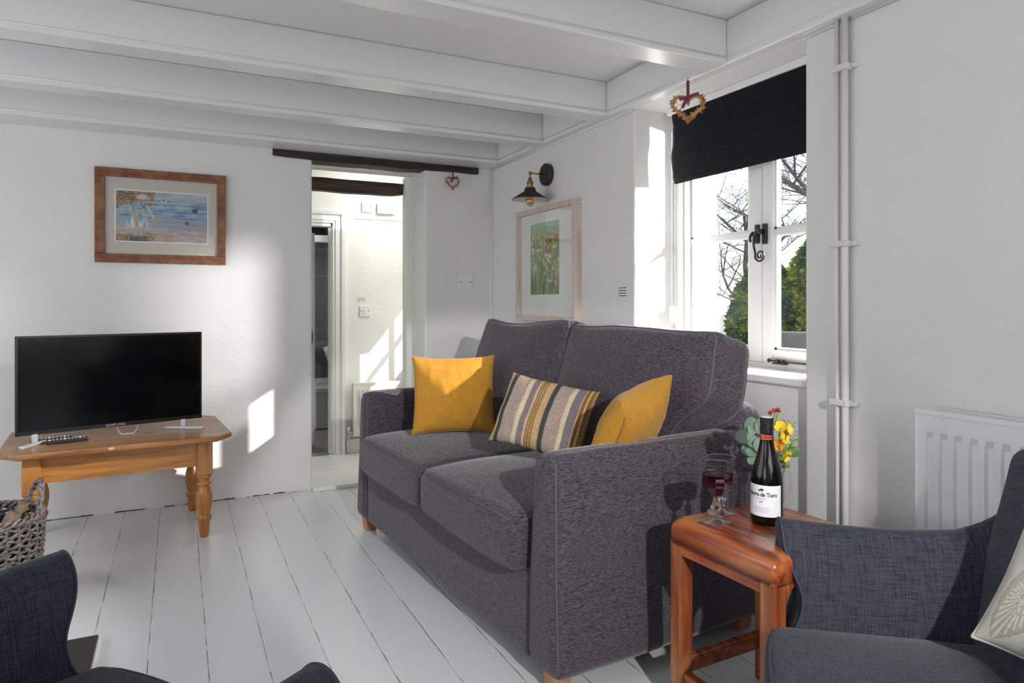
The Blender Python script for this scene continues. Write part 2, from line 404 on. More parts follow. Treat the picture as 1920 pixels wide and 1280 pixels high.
# ------------------------------------------------------------------ room shell
bm = B(); box(bm, XL, XR+.35, YN, YB, -.15, 0); struct('floor', bm, M['floor'])
bm = B(); box(bm, XL-.1, XR+.35, YN-.1, YB+.1, ZC, ZC+.12); struct('ceiling', bm, M['ceil'])
def subdiv_wall(bm, cuts=0): pass
bm = B()
box(bm, XL-.1, .775, YB, YB+.35, -.15, ZC+.1)
prism(bm, [(1.5376, YB), (XR+.06, YB), (XR+.06, YB+.10), (1.80, YB+.35), (1.5376, YB+.35)], -.15, ZC+.1)
box(bm, .775, 1.5376, YB+.14, YB+.35, 2.12, ZC+.1)
box(bm, .775, 1.5376, YB, YB+.14, 2.163, ZC+.1)
struct('wall_back', bm, M['wall'], bevel=.012, bseg=3)
bm = B()
box(bm, XR, XR+.35, 2.76, YB, -.15, ZC+.1)
prism(bm, [(XR, YN), (XR+.35, YN), (XR+.35, 1.655), (XR, 1.739)], -.15, ZC+.1)
struct('wall_right', bm, M['wall'], bevel=.014, bseg=3)
bm = B()
box(bm, XR-.002, XR+.35, 1.65, 2.77, 2.166, ZC+.1)
struct('trim_1', bm, M['ceil'])                                   # soffit over the window recess
bm = B(); box(bm, XR+.035, XR+.085, 1.70, 2.765, -.05, .888); struct('trim_2', bm, M['trim'], bevel=.004)   # board below the sill
# walls that close the room behind and beside the camera, with openings added for the fill lamps
bm = B()
YW = YN-.1
box(bm, XL-.1, .285, YW, YN, -.15, ZC+.1); box(bm, .397, .60, YW, YN, -.15, ZC+.1); box(bm, 1.85, XR+.35, YW, YN, -.15, ZC+.1)
box(bm, .285, .397, YW, YN, -.15, 1.31); box(bm, .285, .397, YW, YN, 1.93, ZC+.1)
box(bm, .60, 1.85, YW, YN, -.15, .85); box(bm, .60, 1.85, YW, YN, 2.1, ZC+.1)
T_ = Matrix.Translation((.341, YN-.05, 1.445)) @ Matrix.Rotation(R(-8), 4, 'Y'); box(bm, -.07, .07, -.02, .02, -.035, .035, M4=T_)  # slanted bar; it and the slim slot are added to shape light
struct('wall_near', bm, M['wall'])
bm = B()
box(bm, XL-.1, XL, YN, -1.25, -.15, ZC+.1); box(bm, XL-.1, XL, -.05, 1.0, -.15, ZC+.1); box(bm, XL-.1, XL, -1.25, -.05, -.15, .85); box(bm, XL-.1, XL, -1.25, -.05, 2.05, ZC+.1); box(bm, XL-.1, XL, 4.1, YB+.1, -.15, ZC+.1)
box(bm, XL-.1, XL, 1.0, 4.1, -.15, .75); box(bm, XL-.1, XL, 1.0, 4.1, 2.1, ZC+.1)
struct('wall_left', bm, M['wall'])

# ceiling joists and the boxed beam along the window wall
def joist(y0, y1, x1=1.987):
    bm = B(); box(bm, XL, x1, y0, y1, ZJ, ZC)
    o = struct('trim_3', bm, M['gloss'], bevel=.006)
    bm = B()
    tube(bm, [(XL, y0-.001, ZJ+.022), (x1, y0-.001, ZJ+.022)], .0045, 6)
    link('bead', bm, M['gloss'], o, smooth=True)
for y0, y1 in ((2.065, 2.195), (2.92, 3.05), (3.60, 3.722), (1.18, 1.31), (.3, .43), (-.6, -.47), (-1.5, -1.37)): joist(y0, y1)
joist(4.245, YB)
bm = B(); box(bm, 1.987, XR+.001, YN, YB, ZJ, ZC); o = struct('trim_4', bm, M['gloss'], bevel=.006)
bm = B(); tube(bm, [(1.986, YN, ZJ+.022), (1.986, YB, ZJ+.022)], .0045, 6); link('bead', bm, M['gloss'], o, smooth=True)
bm = B(); tube(bm, [(XR-.004, YN, ZJ-.003), (XR-.004, 1.74, ZJ-.003)], .007, 8); tube(bm, [(XR-.004, 2.765, ZJ-.003), (XR-.004, YB, ZJ-.003)], .007, 8); link('cornice_bead', bm, M['gloss'], o, smooth=True)
# corner bead in the far corner
bm = B(); tube(bm, [(XR-.006, YB-.006, 0), (XR-.006, YB-.006, ZJ)], .016, 8); struct('trim_5', bm, M['wall'], smooth=True)

# dark oak lintel over the doorway (in the wall: part of the building)
bm = B(); n = 26
top, bot = [], []
rings = []
for i in range(n+1):
    x = .534 + (1.935-.534)*i/n
    zt = 2.162; zb = 2.118 + .006*nz(x*7, 1.3) - (.006 if .78 < x < 1.5 else 0); yf = YB-.014+.004*nz(x*6, 5)
    if i in (0, n): zb += .004
    rings.append([bm.verts.new(p) for p in ((x, yf, zb), (x, yf, zt), (x, YB+.13, zt), (x, YB+.13, zb+.002))])
for a, b in zip(rings, rings[1:]):
    for k in range(4): bm.faces.new((a[k], a[(k+1) % 4], b[(k+1) % 4], b[k]))
bm.faces.new(rings[0][::-1]); bm.faces.new(rings[-1])
struct('trim_6', bm, M['dark_oak'])
bm = B(); rc = random.Random(2); x = -.9
while x < .77:
    l = rc.uniform(.01, .06)
    if rc.random() < .72: box(bm, x, x+l, YB-.003, YB-.0005, 0, rc.uniform(.002, .006))
    x += l
struct('trim_13', bm, M['dark_oak'])                       # the dark gap where boards meet wall
# threshold board
bm = B(); box(bm, .77, 1.55, YB-.075, YB+.36, 0.0, .026); struct('trim_7', bm, M['trim'], bevel=.004)
# inner lining of the opening on the hall side
bm = B(); box(bm, 1.498, 1.545, YB+.30, YB+.40, -.06, 2.12); struct('trim_8', bm, M['wall_hall'], bevel=.004)

# ------------------------------------------------------------------ hall
HY, HF = 5.69, -.06
bm = B(); box(bm, -.2, 2.6, YB+.34, HY, -.2, HF); struct('floor', bm, M['hallfloor'])
bm = B(); box(bm, 1.15, 2.7, HY, HY+.12, -.2, 2.5); box(bm, -.3, .35, HY, HY+.12, -.2, 2.5); box(bm, .35, 1.15, HY, HY+.12, 1.858, 2.5)
struct('wall_hall_far', bm, M['wall_hall'])
bm = B(); box(bm, -.3, -.2, YB+.34, HY, -.2, 2.5); struct('wall_hall_left', bm, M['wall_hall'])
# hall end wall with a little two-by-two window
P2_, P1_ = Vector((2.169, 4.82, 0)), Vector((1.852, 5.595, 0)); hd_ = (P1_-P2_); HT = Matrix.Translation(P2_) @ Matrix.Rotation(math.atan2(hd_.y, hd_.x), 4, 'Z'); hl = hd_.length
bm = B(); w0_, w1_ = -.15, hl+.06
box(bm, -.40, w0_, -.04, .0, -.2, 2.5, M4=HT); box(bm, w1_, hl+.2, -.10, 0, -.2, 2.5, M4=HT); box(bm, w0_, w1_, -.10, 0, -.2, .70, M4=HT); box(bm, w0_, w1_, -.10, 0, 1.345, 2.5, M4=HT)
struct('wall_hall_right', bm, M['wall_hall'])
bm = B(); box(bm, -.3, 2.4, YB+.34, HY+.1, 2.42, 2.5); struct('ceiling', bm, M['ceil'])
w2 = thing('window_2', None, None, (0, 0, 0)); w2['kind'] = 'structure'
bm = B(); box(bm, w0_, w1_, -.06, -.03, 1.037, 1.065, M4=HT); box(bm, hl-.39-.018, hl-.39+.018, -.06, -.03, .70, 1.345, M4=HT); link('glazing_bar', bm, M['trim'], w2)
# oak beam in the hall just behind the opening
bm = B()
for i in range(1): pass
rings = []
for i in range(21):
    x = -.15+1.655*i/20; a = .006*nz(x*5, 3); b_ = .006*nz(x*6, 9)
    if i == 20: a += .012
    rings.append([bm.verts.new(p) for p in ((x, YB+.372+a, 1.985+a), (x, YB+.366, 2.075+b_), (x, YB+.47, 2.08), (x, YB+.47, 1.99+a))])
for a, b in zip(rings, rings[1:]):
    for k in range(4): bm.faces.new((a[k], a[(k+1) % 4], b[(k+1) % 4], b[k]))
bm.faces.new(rings[0][::-1]); bm.faces.new(rings[-1])
struct('trim_9', bm, M['dark_oak_under'])
# moulding line high on the hall wall
bm = B(); box(bm, 1.25, 2.5, HY-.008, HY, 1.905, 1.92); struct('trim_10', bm, M['wall_hall'])
bm = B(); box(bm, 1.26, 2.5, HY-.02, HY, HF, .06); struct('baseboard_hall', bm, M['trim'], bevel=.004)

# bathroom door frame and door
d1 = thing('door_1', None, None, (0, 0, 0)); d1['kind'] = 'structure'
bm = B()
for k, (a0, a1, t) in enumerate(((.0, .022, .014), (.022, .048, .022), (.048, .070, .017), (.070, .100, .030))):
    L_, R_, T0, T1 = .35, 1.15, 1.858+a0, 1.858+a1
    pts = [(R_+a0, HF), (R_+a1, HF), (R_+a1, T1), (L_-a1, T1), (L_-a1, HF), (L_-a0, HF), (L_-a0, T0), (R_+a0, T0)]
    f_ = [bm.verts.new((x, HY-t, z)) for x, z in pts]; k_ = [bm.verts.new((x, HY+.004, z)) for x, z in pts]
    for q in ((0, 1, 2, 7), (7, 2, 3, 6), (6, 3, 4, 5)): bm.faces.new([f_[i] for i in q])
    for i in range(8): bm.faces.new((f_[i], k_[i], k_[(i+1) % 8], f_[(i+1) % 8]))
link('architrave', bm, M['trim'], d1)
bm = B(); box(bm, 1.138, 1.152, HY, HY+.12, HF, 1.858); box(bm, .35, .38, HY, HY+.12, HF, 1.858); box(bm, .35, 1.15, HY, HY+.12, 1.83, 1.86); link('door_lining', bm, M['trim'], d1)
hin = Vector((.39, HY+.125, 0)); dv = (Vector((1.085, 6.12, 0))-hin); ang = math.atan2(dv.y, dv.x); dl = dv.length
T = Matrix.Translation(hin) @ Matrix.Rotation(ang, 4, 'Z')
bm = B(); box(bm, 0, dl, 0, .04, HF+.012, 1.81, M4=T)
for k in range(5): box(bm, .02+k*.165, .022+k*.165, -.002, .0, HF+.02, 1.80, M4=T)
lf = link('door_leaf', bm, M['trim'], d1, bevel=.003)
bm = B(); z = .90
tube(bm, [T @ Vector(p) for p in crv([(dl-.06, -.004, z+.075), (dl-.06, -.035, z+.06), (dl-.06, -.045, z), (dl-.06, -.035, z-.06), (dl-.06, -.004, z-.075)], 16)], .008, 8)
box(bm, dl-.075, dl-.045, -.008, 0, z+.055, z+.10, M4=T); box(bm, dl-.075, dl-.045, -.008, 0, z-.10, z-.055, M4=T)
link('door_handle', bm, M['iron'], lf, smooth=False)

# ------------------------------------------------------------------ bathroom beyond the door
BY = 7.75
bm = B(); box(bm, -.3, 2.6, HY+.12, BY, -.2, HF-.004); struct('floor', bm, M['bathfloor'])
bm = B(); box(bm, -.3, 2.6, BY, BY+.1, -.2, 2.5); struct('wall_bath_far', bm, M['tile'])
bm = B(); box(bm, 1.75, 1.85, HY+.12, BY, -.2, 2.5); struct('wall_bath_right', bm, M['tile'])
bm = B(); box(bm, -.4, -.3, HY+.1, BY, -.2, 2.5); struct('wall_bath_left', bm, M['tile'])
bm = B(); box(bm, -.3, 2.6, HY+.1, BY+.1, 2.05, 2.15); struct('ceiling', bm, M['ceil'])
t = thing('bathtub', 'white bath seen through the half open bathroom door', 'bath', (0, 0, 0))
bm = B(); box(bm, -.28, 1.74, 6.90, 6.93, HF, .30); link('bath_panel', bm, M['bath'], t, bevel=.004)
bm = B(); box(bm, -.28, 1.74, 6.86, 7.0, .30, .36); box(bm, -.28, 1.74, 7.62, 7.74, .30, .36); box(bm, -.28, 1.74, 7.0, 7.62, .02, .06); box(bm, -.28, -.2, 7.0, 7.62, .05, .36); box(bm, 1.66, 1.74, 7.0, 7.62, .05, .36)
link('tub', bm, M['bath'], t, bevel=.015, bseg=3)
t = thing('shower_screen', 'white framed glass shower screen standing on the bath edge', 'shower screen', (0, 6.92, .36))
bm = B(); box(bm, -.25, 1.72, -.02, .02, 1.44, 1.51); box(bm, -.25, 1.72, -.02, .02, 0.0, .05); box(bm, -.25, -.21, -.02, .02, .05, 1.44); box(bm, 1.68, 1.72, -.02, .02, .05, 1.44); link('screen_frame', bm, M['white_plastic'], t, bevel=.004)
bm = B(); box(bm, -.21, 1.68, -.004, .004, .05, 1.44); link('screen_pane', bm, M['showerglass'], t)
t = thing('wash_basin', 'white wash basin edge peeping past the bathroom door frame', 'basin', (1.45, 6.42, 0))
bm = B(); lathe(bm, [(.05, .52), (.12, .56), (.20, .66), (.235, .78), (.22, .78), (.18, .68), (.06, .61), (.0, .60)], 24, capt=False); link('bowl', bm, M['bath'], t, smooth=True)
bm = B(); lathe(bm, [(.09, HF), (.065, .2), (.07, .53)], 16); link('pedestal', bm, M['bath'], t, smooth=True)
lt = bpy.data.lights.new('bath_light', 'AREA'); lt.energy = 14; lt.size = .4; lo = bpy.data.objects.new('bath_light', lt); C.objects.link(lo); lo.location = (.9, 6.9, 2.0)

# hall fittings
def plate(name, label, cat, loc, w, h, d, mat, toggle=False, rz=0, screws=True, text=None):
    t = thing(name, label, cat, loc, rz)
    bm = B(); box(bm, -w/2, w/2, -d, 0, -h/2, h/2); link('face_plate', bm, mat, t, bevel=.004, bseg=3)
    if screws:
        for s in (-1, 1):
            bm = B(); lathe(bm, [(.0042, 0), (.0042, .0015)], 10, M4=Matrix.Translation((s*w*.36, -d, 0)) @ Matrix.Rotation(R(90), 4, 'X')); link('screw', bm, M['bronze'], t)
    if toggle:
        bm = B(); box(bm, -.014, .014, -d-.004, -d, -.02, .02); link('rocker', bm, M['white_plastic'], t, bevel=.002)
    return t
plate('light_switch', 'single white light switch on the hall wall under the small notice', 'switch', (1.42, HY, 1.128), .09, .09, .012, M['white_plastic'], True)
plate('fused_spur', 'square white fused spur plate high on the hall wall', 'switch plate', (1.435, HY, 2.005), .086, .086, .012, M['white_plastic'])
t = plate('junction_box', 'wide white junction box beside the square plate in the hall', 'junction box', (1.60, HY, 2.0), .155, .088, .035, M['white_plastic'])
plate('blank_plate', 'square white blanking plate on the wall beside the doorway', 'switch plate', (1.835, YB, 1.345), .10, .10, .012, M['white_plastic'])
def note(label, loc, rz, w, h, lines, mat=M['paper']):
    t = thing('notice', label, 'notice', loc, rz)
    bm = B(); box(bm, -w/2, w/2, -.0015, 0, -h/2, h/2); link('paper_sheet', bm, mat, t)
    bm = B(); rnd = random.Random(len(label))
    for k in range(lines):
        z = h*.26-k*h*.52/(lines-1); x = -w*.38; e = w*(.30+.10*rnd.random())
        while x < e:
            l = w*rnd.uniform(.05, .16); box(bm, x, min(e, x+l), -.0022, -.0015, z-h*.028, z+h*.028); x += l+w*.025
    link('print', bm, M['ink'] if mat is M['paper'] else M['inkgrey'], t)
note('tiny printed notice on the window wall just left of the window recess', (XR, 2.86, 1.255), R(-90), .088, .078, 4)
note('faint small notice on the hall wall above the light switch', (1.395, HY, 1.225), 0, .085, .05, 5, M['white_plastic'])
# note on wall_right must face -X

# radiators
def radiator(label, loc, rz, L, z0, z1, d, pitch, mat, valve=True):
    t = thing('radiator', label, 'radiator', loc, rz)      # local x along, -y front, wall at y=0
    yf = -d; n = int((L-.05)/pitch); bm = B()
    # front panel with pressed flutes: profile along x
    xs = [(0, 0)]; x = .022
    for k in range(n):
        xs += [(x, 0), (x+pitch*.14, .009), (x+pitch*.50, .009), (x+pitch*.64, 0)]; x += pitch
    xs.append((L, 0)); zt, zb = z1-.06, z0+.05
    def col(z, f): return [bm.verts.new((px, yf+py*f, z)) for px, py in xs]
    rows = [col(z0, 0), col(zb, 0), col(zb+.03, 1), col(zt-.02, 1), col(zt, 0), col(z1-.012, 0)]
    for a, b in zip(rows, rows[1:]):
        for i in range(len(xs)-1): bm.faces.new((a[i], a[i+1], b[i+1], b[i]))
    box(bm, 0.001, L-.001, yf+.012, yf+.018, z0+.002, z1-.014)
    for z in (z0, z1-.012):
        pass
    link('front_panel', bm, mat, t)
    bm = B(); box(bm, .005, L-.005, -.035, -.025, z0, z1-.012); link('back_panel', bm, mat, t)
    for xa in (-.004, L):
        bm = B(); box(bm, xa, xa+.004, yf-.002, -.02, z0, z1); link('side_panel', bm, mat, t, bevel=.0015)
    bm = B(); box(bm, -.004, L+.004, yf-.003, yf+.012, z1-.012, z1+.001); box(bm, -.004, L+.004, -.03, -.018, z1-.012, z1+.001)
    x = .0
    while x < L:
        box(bm, x, x+.0055, yf+.012, -.03, z1-.006, z1); x += .0135
    box(bm, 0, .035, yf+.01, -.03, z1-.004, z1+.0005)
    link('top_grille', bm, mat, t)
    if valve:
        bm = B(); lathe(bm, [(.014, 0), (.014, .03), (.018, .032), (.018, .055), (.01, .06)], 12, c=(-.035, -d*.5, z0+.02)); tube(bm, [(-.035, -d*.5, z0+.03), (.01, -d*.5, z0+.03)], .008); tube(bm, [(-.035, -d*.5, HF), (-.035, -d*.5, z0+.03)], .007)
        link('valve', bm, M['silver'], t, smooth=True)
    return t
radiator('large white panel radiator on the window wall behind the armchair', (XR-.012, 1.252, 0), R(-90), 1.35, .22, .89, .095, .0405, M['rad'], False)
radiator('cream panel radiator on the hall wall under the light switch', (1.31, HY-.01, 0), 0, .40, .09, .53, .07, .04, M['rad_cream'])

# painted pipes down the window wall
for dy, r, lab in ((1.585, .0085, 'thinner of the two white painted pipes running down the window wall'), (1.555, .012, 'thicker white painted pipe running down the window wall')):
    bm = B(); tube(bm, [(XR-.022, dy, 0), (XR-.022, dy-.002, .9), (XR-.022, dy, 1.4), (XR-.022, dy, ZJ)], r, 12)
    o = link('water_pipe', bm, M['pipe'], smooth=True); tag(o, lab, 'pipe')
for z, lab in ((1.996, 'topmost white clip holding the two wall pipes'), (1.399, 'middle white clip holding the two wall pipes'), (.860, 'lowest white clip holding the two wall pipes')):
    t = thing('pipe_clip', lab, 'pipe clip', (XR, 1.57, z))
    bm = B(); box(bm, -.038, -.004, -.034, .036, -.011, .011); link('clip_body', bm, M['pipe'], t, bevel=.004, bseg=3)
    bm = B(); box(bm, -.020, 0, -.052, -.034, -.008, .008); link('clip_tab', bm, M['pipe'], t, bevel=.003)

# ------------------------------------------------------------------ main window
PX = XR+.285                                   # window plane
w1 = thing('window_1', None, None, (0, 0, 0)); w1['kind'] = 'structure'
z0, z1, ya, yc, yb = .925, 2.16, 1.665, 2.188, 2.745
bm = B()
box(bm, PX-.03, PX+.05, yb-.045, yb+.02, z0, z1); box(bm, PX-.03, PX+.05, ya-.02, ya+.03, z0, z1); box(bm, PX-.03, PX+.05, ya, yb, z1-.04, z1+.02); box(bm, PX-.02, PX+.05, ya, yb, z0-.03, z0+.012)
link('window_frame', bm, M['trim'], w1, bevel=.004)
bm = B(); box(bm, XR+.018, PX+.06, 1.70, 2.758, z0-.040, z0-.010); link('window_sill', bm, M['trim'], w1, bevel=.006)
def casement(y0, y1, lw, rw):
    c = B(); bt, tp = z0+.012, z1-.045
    box(c, PX-.022, PX+.022, y0, y0+lw, bt, tp); box(c, PX-.022, PX+.022, y1-rw, y1, bt, tp)
    box(c, PX-.022, PX+.022, y0+lw, y1-rw, bt, bt+.06); box(c, PX-.022, PX+.022, y0+lw, y1-rw, tp-.06, tp)
    o = link('casement', c, M['trim'], w1, bevel=.005)
    b = B(); box(b, PX-.018, PX+.016, y0+lw, y1-rw, 1.488, 1.518); link('glazing_bar', b, M['trim'], o, bevel=.005)
    # slim putty beads around the panes
    b = B()
    for (za, zb) in ((bt+.06, 1.488), (1.518, tp-.06)):
        box(b, PX-.012, PX+.012, y0+lw, y0+lw+.011, za, zb); box(b, PX-.012, PX+.012, y1-rw-.011, y1-rw, za, zb)
        box(b, PX-.012, PX+.012, y0+lw, y1-rw, za, za+.009)
    link('glazing_bead', b, M['trim'], o)
    b = B(); box(b, PX-.003, PX+.003, y0+lw-.004, y1-rw+.004, bt+.055, tp-.055); link('pane', b, M['winglass'], o)
casement(yc+.0015, yb-.045, .078, .045)
casement(ya+.03, yc-.0015, .045, .062)
# curled black iron handle
h = thing('handle', None, None, (PX-.024, yc, 1.49)); h.parent = w1; h['label'] = 'black iron monkey tail handle'
bm = B(); box(bm, -.012, 0, -.036, -.012, -.035, .055); box(bm, -.012, 0, .008, .030, -.03, .055); link('back_plate', bm, M['iron'], h, bevel=.003)
pts = [(-.012, -.012, .02), (-.03, -.004, .022), (-.036, .008, .0), (-.034, .012, -.04), (-.033, .004, -.075)]
sp = []
for k in range(30):
    a = PI*1.02 + k/29*PI*3.2; rr = .028*(1-k/29*.82); sp.append((-.033, .004-.026-rr*math.cos(a)*1, -.085+rr*math.sin(a)))
path = crv(pts, 24) + [Vector(p) for p in sp]
bm = B(); tube(bm, path, lambda t: .0062*(1-.45*t), 8); link('handle_tail', bm, M['iron'], h, smooth=True)
bm = B(); lathe(bm, [(.011, 0), (.012, .012), (.007, .02), (.0, .022)], 14, capt=False, M4=Matrix.Translation((-.012, .028, .012)) @ Matrix.Rotation(R(-90), 4, 'Y')); lathe(bm, [(.012, 0), (.011, .02), (.003, .026)], 14, M4=Matrix.Translation((-.012, -.014, .02)) @ Matrix.Rotation(R(-90), 4, 'Y'))
tube(bm, crv([(-.02, .02, .02), (-.028, .034, .012), (-.028, .04, -.012), (-.024, .038, -.022)], 10), .006); link('latch', bm, M['iron'], h, smooth=True)
h = thing('window_stay', None, None, (PX-.04, yc-.06, z0+.026)); h.parent = w1; h['label'] = 'black iron stay bar'
bm = B(); tube(bm, [(0, 0, 0), (0, -.42, -.004)], .0045, 8); lathe(bm, [(.0, 0), (.009, .004), (.009, .012), (.004, .018)], 10, capt=False, M4=Matrix.Translation((0, .01, 0)) @ Matrix.Rotation(R(90), 4, 'X')); link('stay_bar', bm, M['iron'], h, smooth=True)
bm = B(); box(bm, -.008, .012, -.09, -.02, -.014, -.006); box(bm, -.006, .004, -.05, -.036, -.008, .008); box(bm, -.006, .004, -.08, -.07, -.008, .008); link('stay_pins', bm, M['iron'], h, bevel=.002)

# roller blind
bl = thing('roller_blind', 'black cloth roller blind pulled a third down over the window', 'blind', (0, 0, 0))
bm = B(); X0 = XR+.165; nY, nZ = 60, 24; ya2, yb2 = 1.700, 2.672; zt, zb = 2.135, 1.79
def bx(u, v): return X0 + .004*math.sin(v*9+u*1.5) + .006*nz(u*3, v*4, 2) + (.012*math.exp(-((v-.0)/.05)**2))
def gridf(off):
    rows = []
    for j in range(nZ+1):
        v = j/nZ; row = []
        for i in range(nY+1):
            u = i/nY; yy = ya2+(yb2-ya2)*u + (.004*nz(0, v*9, 7) if i in (0, nY) else 0)
            row.append(bm.verts.new((bx(u, v)+off, yy, zb+(zt-zb)*v)))
        rows.append(row)
    return rows
a = gridf(0); b = gridf(.003)
for j in range(nZ):
    for i in range(nY):
        bm.faces.new((a[j][i], a[j+1][i], a[j+1][i+1], a[j][i+1])); bm.faces.new((b[j][i], b[j][i+1], b[j+1][i+1], b[j+1][i]))
for j in range(nZ): bm.faces.new((a[j][nY], a[j+1][nY], b[j+1][nY], b[j][nY])); bm.faces.new((a[j][0], b[j][0], b[j+1][0], a[j+1][0]))
for i in range(nY): bm.faces.new((a[0][i], a[0][i+1], b[0][i+1], b[0][i])); bm.faces.new((a[nZ][i], b[nZ][i], b[nZ][i+1], a[nZ][i+1]))
link('blind_cloth', bm, M['blind'], bl, smooth=True)
bm = B(); box(bm, X0-.012, X0+.03, ya2-.01, yb2+.03, 2.133, 2.166); link('head_rail', bm, M['trim'], bl, bevel=.006)
bm = B(); tube(bm, [(X0+.02, ya2, 1.80), (X0+.02, yb2, 1.80)], .009, 8); link('bottom_bar', bm, M['blind'], bl)
bm = B()
for k in range(110):
    z = 2.13-k*.0095
    for dx in (0, .02): lathe(bm, [(.0, -.0022), (.0022, 0), (.0, .0022)], 6, c=(X0+.03+dx, 2.712, z), capb=False, capt=False)
for dx in (0, .02): tube(bm, [(X0+.03+dx, 2.712, 2.13), (X0+.03+dx, 2.712, 1.09)], .0007, 4)
link('bead_chain', bm, M['white_plastic'], bl)
bm = B(); box(bm, X0+.02, X0+.06, 2.705, 2.722, 1.10, 1.18); link('chain_weight', bm, M['white_plastic'], bl, bevel=.006, bseg=3)

# ------------------------------------------------------------------ outside
GZ = -.25
bm = B(); box(bm, 2.6, 60, -30, 60, GZ-.2, GZ); tag(link('ground', bm, M['gravel']), kind='structure')
def hedge_mat(name, c1, c2, c3):
    m, nt, b = new_mat(name); N, L = nt.nodes, nt.links
    oi = N.new('ShaderNodeTexCoord'); n = N.new('ShaderNodeTexNoise'); n.inputs['Scale'].default_value = 2.2; n.inputs['Detail'].default_value = 8
    L.new(oi.outputs['Object'], n.inputs['Vector']); r = N.new('ShaderNodeValToRGB'); e = r.color_ramp.elements
    e[0].position = .36; e[0].color = (*c1, 1); e[1].position = .66; e[1].color = (*c3, 1); k = e.new(.5); k.color = (*c2, 1)
    L.new(n.outputs['Fac'], r.inputs['Fac']); L.new(r.outputs[0], b.inputs['Base Color']); b.inputs['Roughness'].default_value = .8; b.inputs['Specular IOR Level'].default_value = .2
    return m
hm = hedge_mat('conifer_foliage', (.015, .05, .05), (.05, .12, .035), (.26, .30, .04))
def conifer(cx, cy, h, w, seed, label):
    rnd = random.Random(seed); bm = B(); t = thing('conifer', label, 'tree', (cx, cy, GZ))
    # an irregular core, and thousands of small leaf sprays standing on it
    def rad(z, a):
        q = z/h; s = (1-q**3.2)**.6 if q < 1 else 0
        return w*max(.02, s)*(.88+.2*nz(math.cos(a)*2+seed, math.sin(a)*2, z*1.3)+.10*nz(math.cos(a)*6, math.sin(a)*6, z*4))
    rings = []; nzr = 40
    for j in range(nzr+1):
        z = h*j/nzr*.985; rings.append([bm.verts.new((rad(z, a)*.9*math.cos(a), rad(z, a)*.9*math.sin(a), z)) for a in [2*PI*k/28 for k in range(28)]])
    for a, b in zip(rings, rings[1:]):
        for k in range(28): bm.faces.new((a[k], a[(k+1) % 28], b[(k+1) % 28], b[k]))
    bm.faces.new(rings[-1])
    for k in range(12000):
        z = h*(rnd.random()**.9)*.99; a = rnd.uniform(-PI*1.0, PI*.25)-.2 ; r = rad(z, a)*rnd.uniform(.88, 1.06)
        p = Vector((r*math.cos(a), r*math.sin(a), z)); d = Vector((math.cos(a)+rnd.uniform(-.6, .6), math.sin(a)+rnd.uniform(-.6, .6), rnd.uniform(-.5, .9))).normalized()
        s = d.cross(Vector((rnd.uniform(-1, 1), rnd.uniform(-1, 1), rnd.uniform(-1, 1)))).normalized(); L_ = rnd.uniform(.04, .115); W_ = L_*.34
        v = [bm.verts.new(q) for q in (p, p+d*L_*.5+s*W_, p+d*L_, p+d*L_*.5-s*W_)]; bm.faces.new(v)
    link('foliage', bm, hm, t)
    bm = B(); tube(bm, [(0, 0, 0), (0, 0, h*.7)], .12, 8); link('trunk', bm, M['twig'], t)
D_ = lambda c, dep: (dep*(.4428+.8966*c), dep*(.8966-.4428*c))     # a spot on the ground, from bearing and distance
x, y = D_(.372, 11.5); conifer(x, y, 2.15, .75, 3, 'tall dark green conifer nearest the house wall outside the window')
x, y = D_(.452, 10.9); conifer(x, y, 2.5, .75, 5, 'yellow green conifer seen through the lower right window pane')
x, y = D_(.585, 10.9); conifer(x, y, 2.6, .75, 8, 'conifer at the right end of the outdoor row')
# bare and leafy tree behind
def tree(cx, cy, h, seed, label):
    rnd = random.Random(seed); bm = B(); tips = []
    def branch(p, d, L_, r, lv):
        pts = [p]; q = p.copy(); dd = d.copy(); n = 5
        for i in range(n):
            dd = (dd+Vector((rnd.uniform(-1, 1), rnd.uniform(-1, 1), rnd.uniform(-.5, .9)))*.17).normalized(); q = q+dd*L_/n; pts.append(q.copy())
        tube(bm, pts, lambda t: r*(1-.55*t), 5 if lv < 2 else 3, cap=False)
        if lv >= 5: return
        if lv == 4: tips.append(q)
        for i in range((9, 4, 4, 3, 2)[lv]):
            k = rnd.randint(1, n); a = rnd.uniform(0, 2*PI)
            side = Vector((math.cos(a), math.sin(a), rnd.uniform(-.2, .7))).normalized()
            branch(pts[k], (dd*.5+side).normalized(), L_*rnd.uniform(.5, .72), r*.5, lv+1)
    t = thing('garden_tree', label, 'tree', (cx, cy, GZ))
    branch(Vector((0, 0, 0)), Vector((0, 0, 1)), h*.62, .13, 0)
    link('branches', bm, M['twig'], t)
    bm = B()
    for p in tips:
        if rnd.random() < .5 or p.z < h*.50: continue
        for k in range(9):
            c = p+Vector((rnd.gauss(0, .16), rnd.gauss(0, .16), rnd.gauss(0, .12))); d = Vector((rnd.uniform(-1, 1), rnd.uniform(-1, 1), rnd.uniform(-1, 1))).normalized()
            s = d.orthogonal().normalized(); L_ = rnd.uniform(.05, .1); v = [bm.verts.new(q) for q in (c, c+d*L_*.5+s*L_*.3, c+d*L_, c+d*L_*.5-s*L_*.3)]; bm.faces.new(v)
    link('leaves', bm, M['leaf'], t)
x, y = D_(.46, 15); tree(x, y, 7.0, 4, 'half bare garden tree rising behind the conifers')
x, y = D_(.35, 25); tree(x, y, 7.6, 11, 'thin bare tree left of the window mullion')
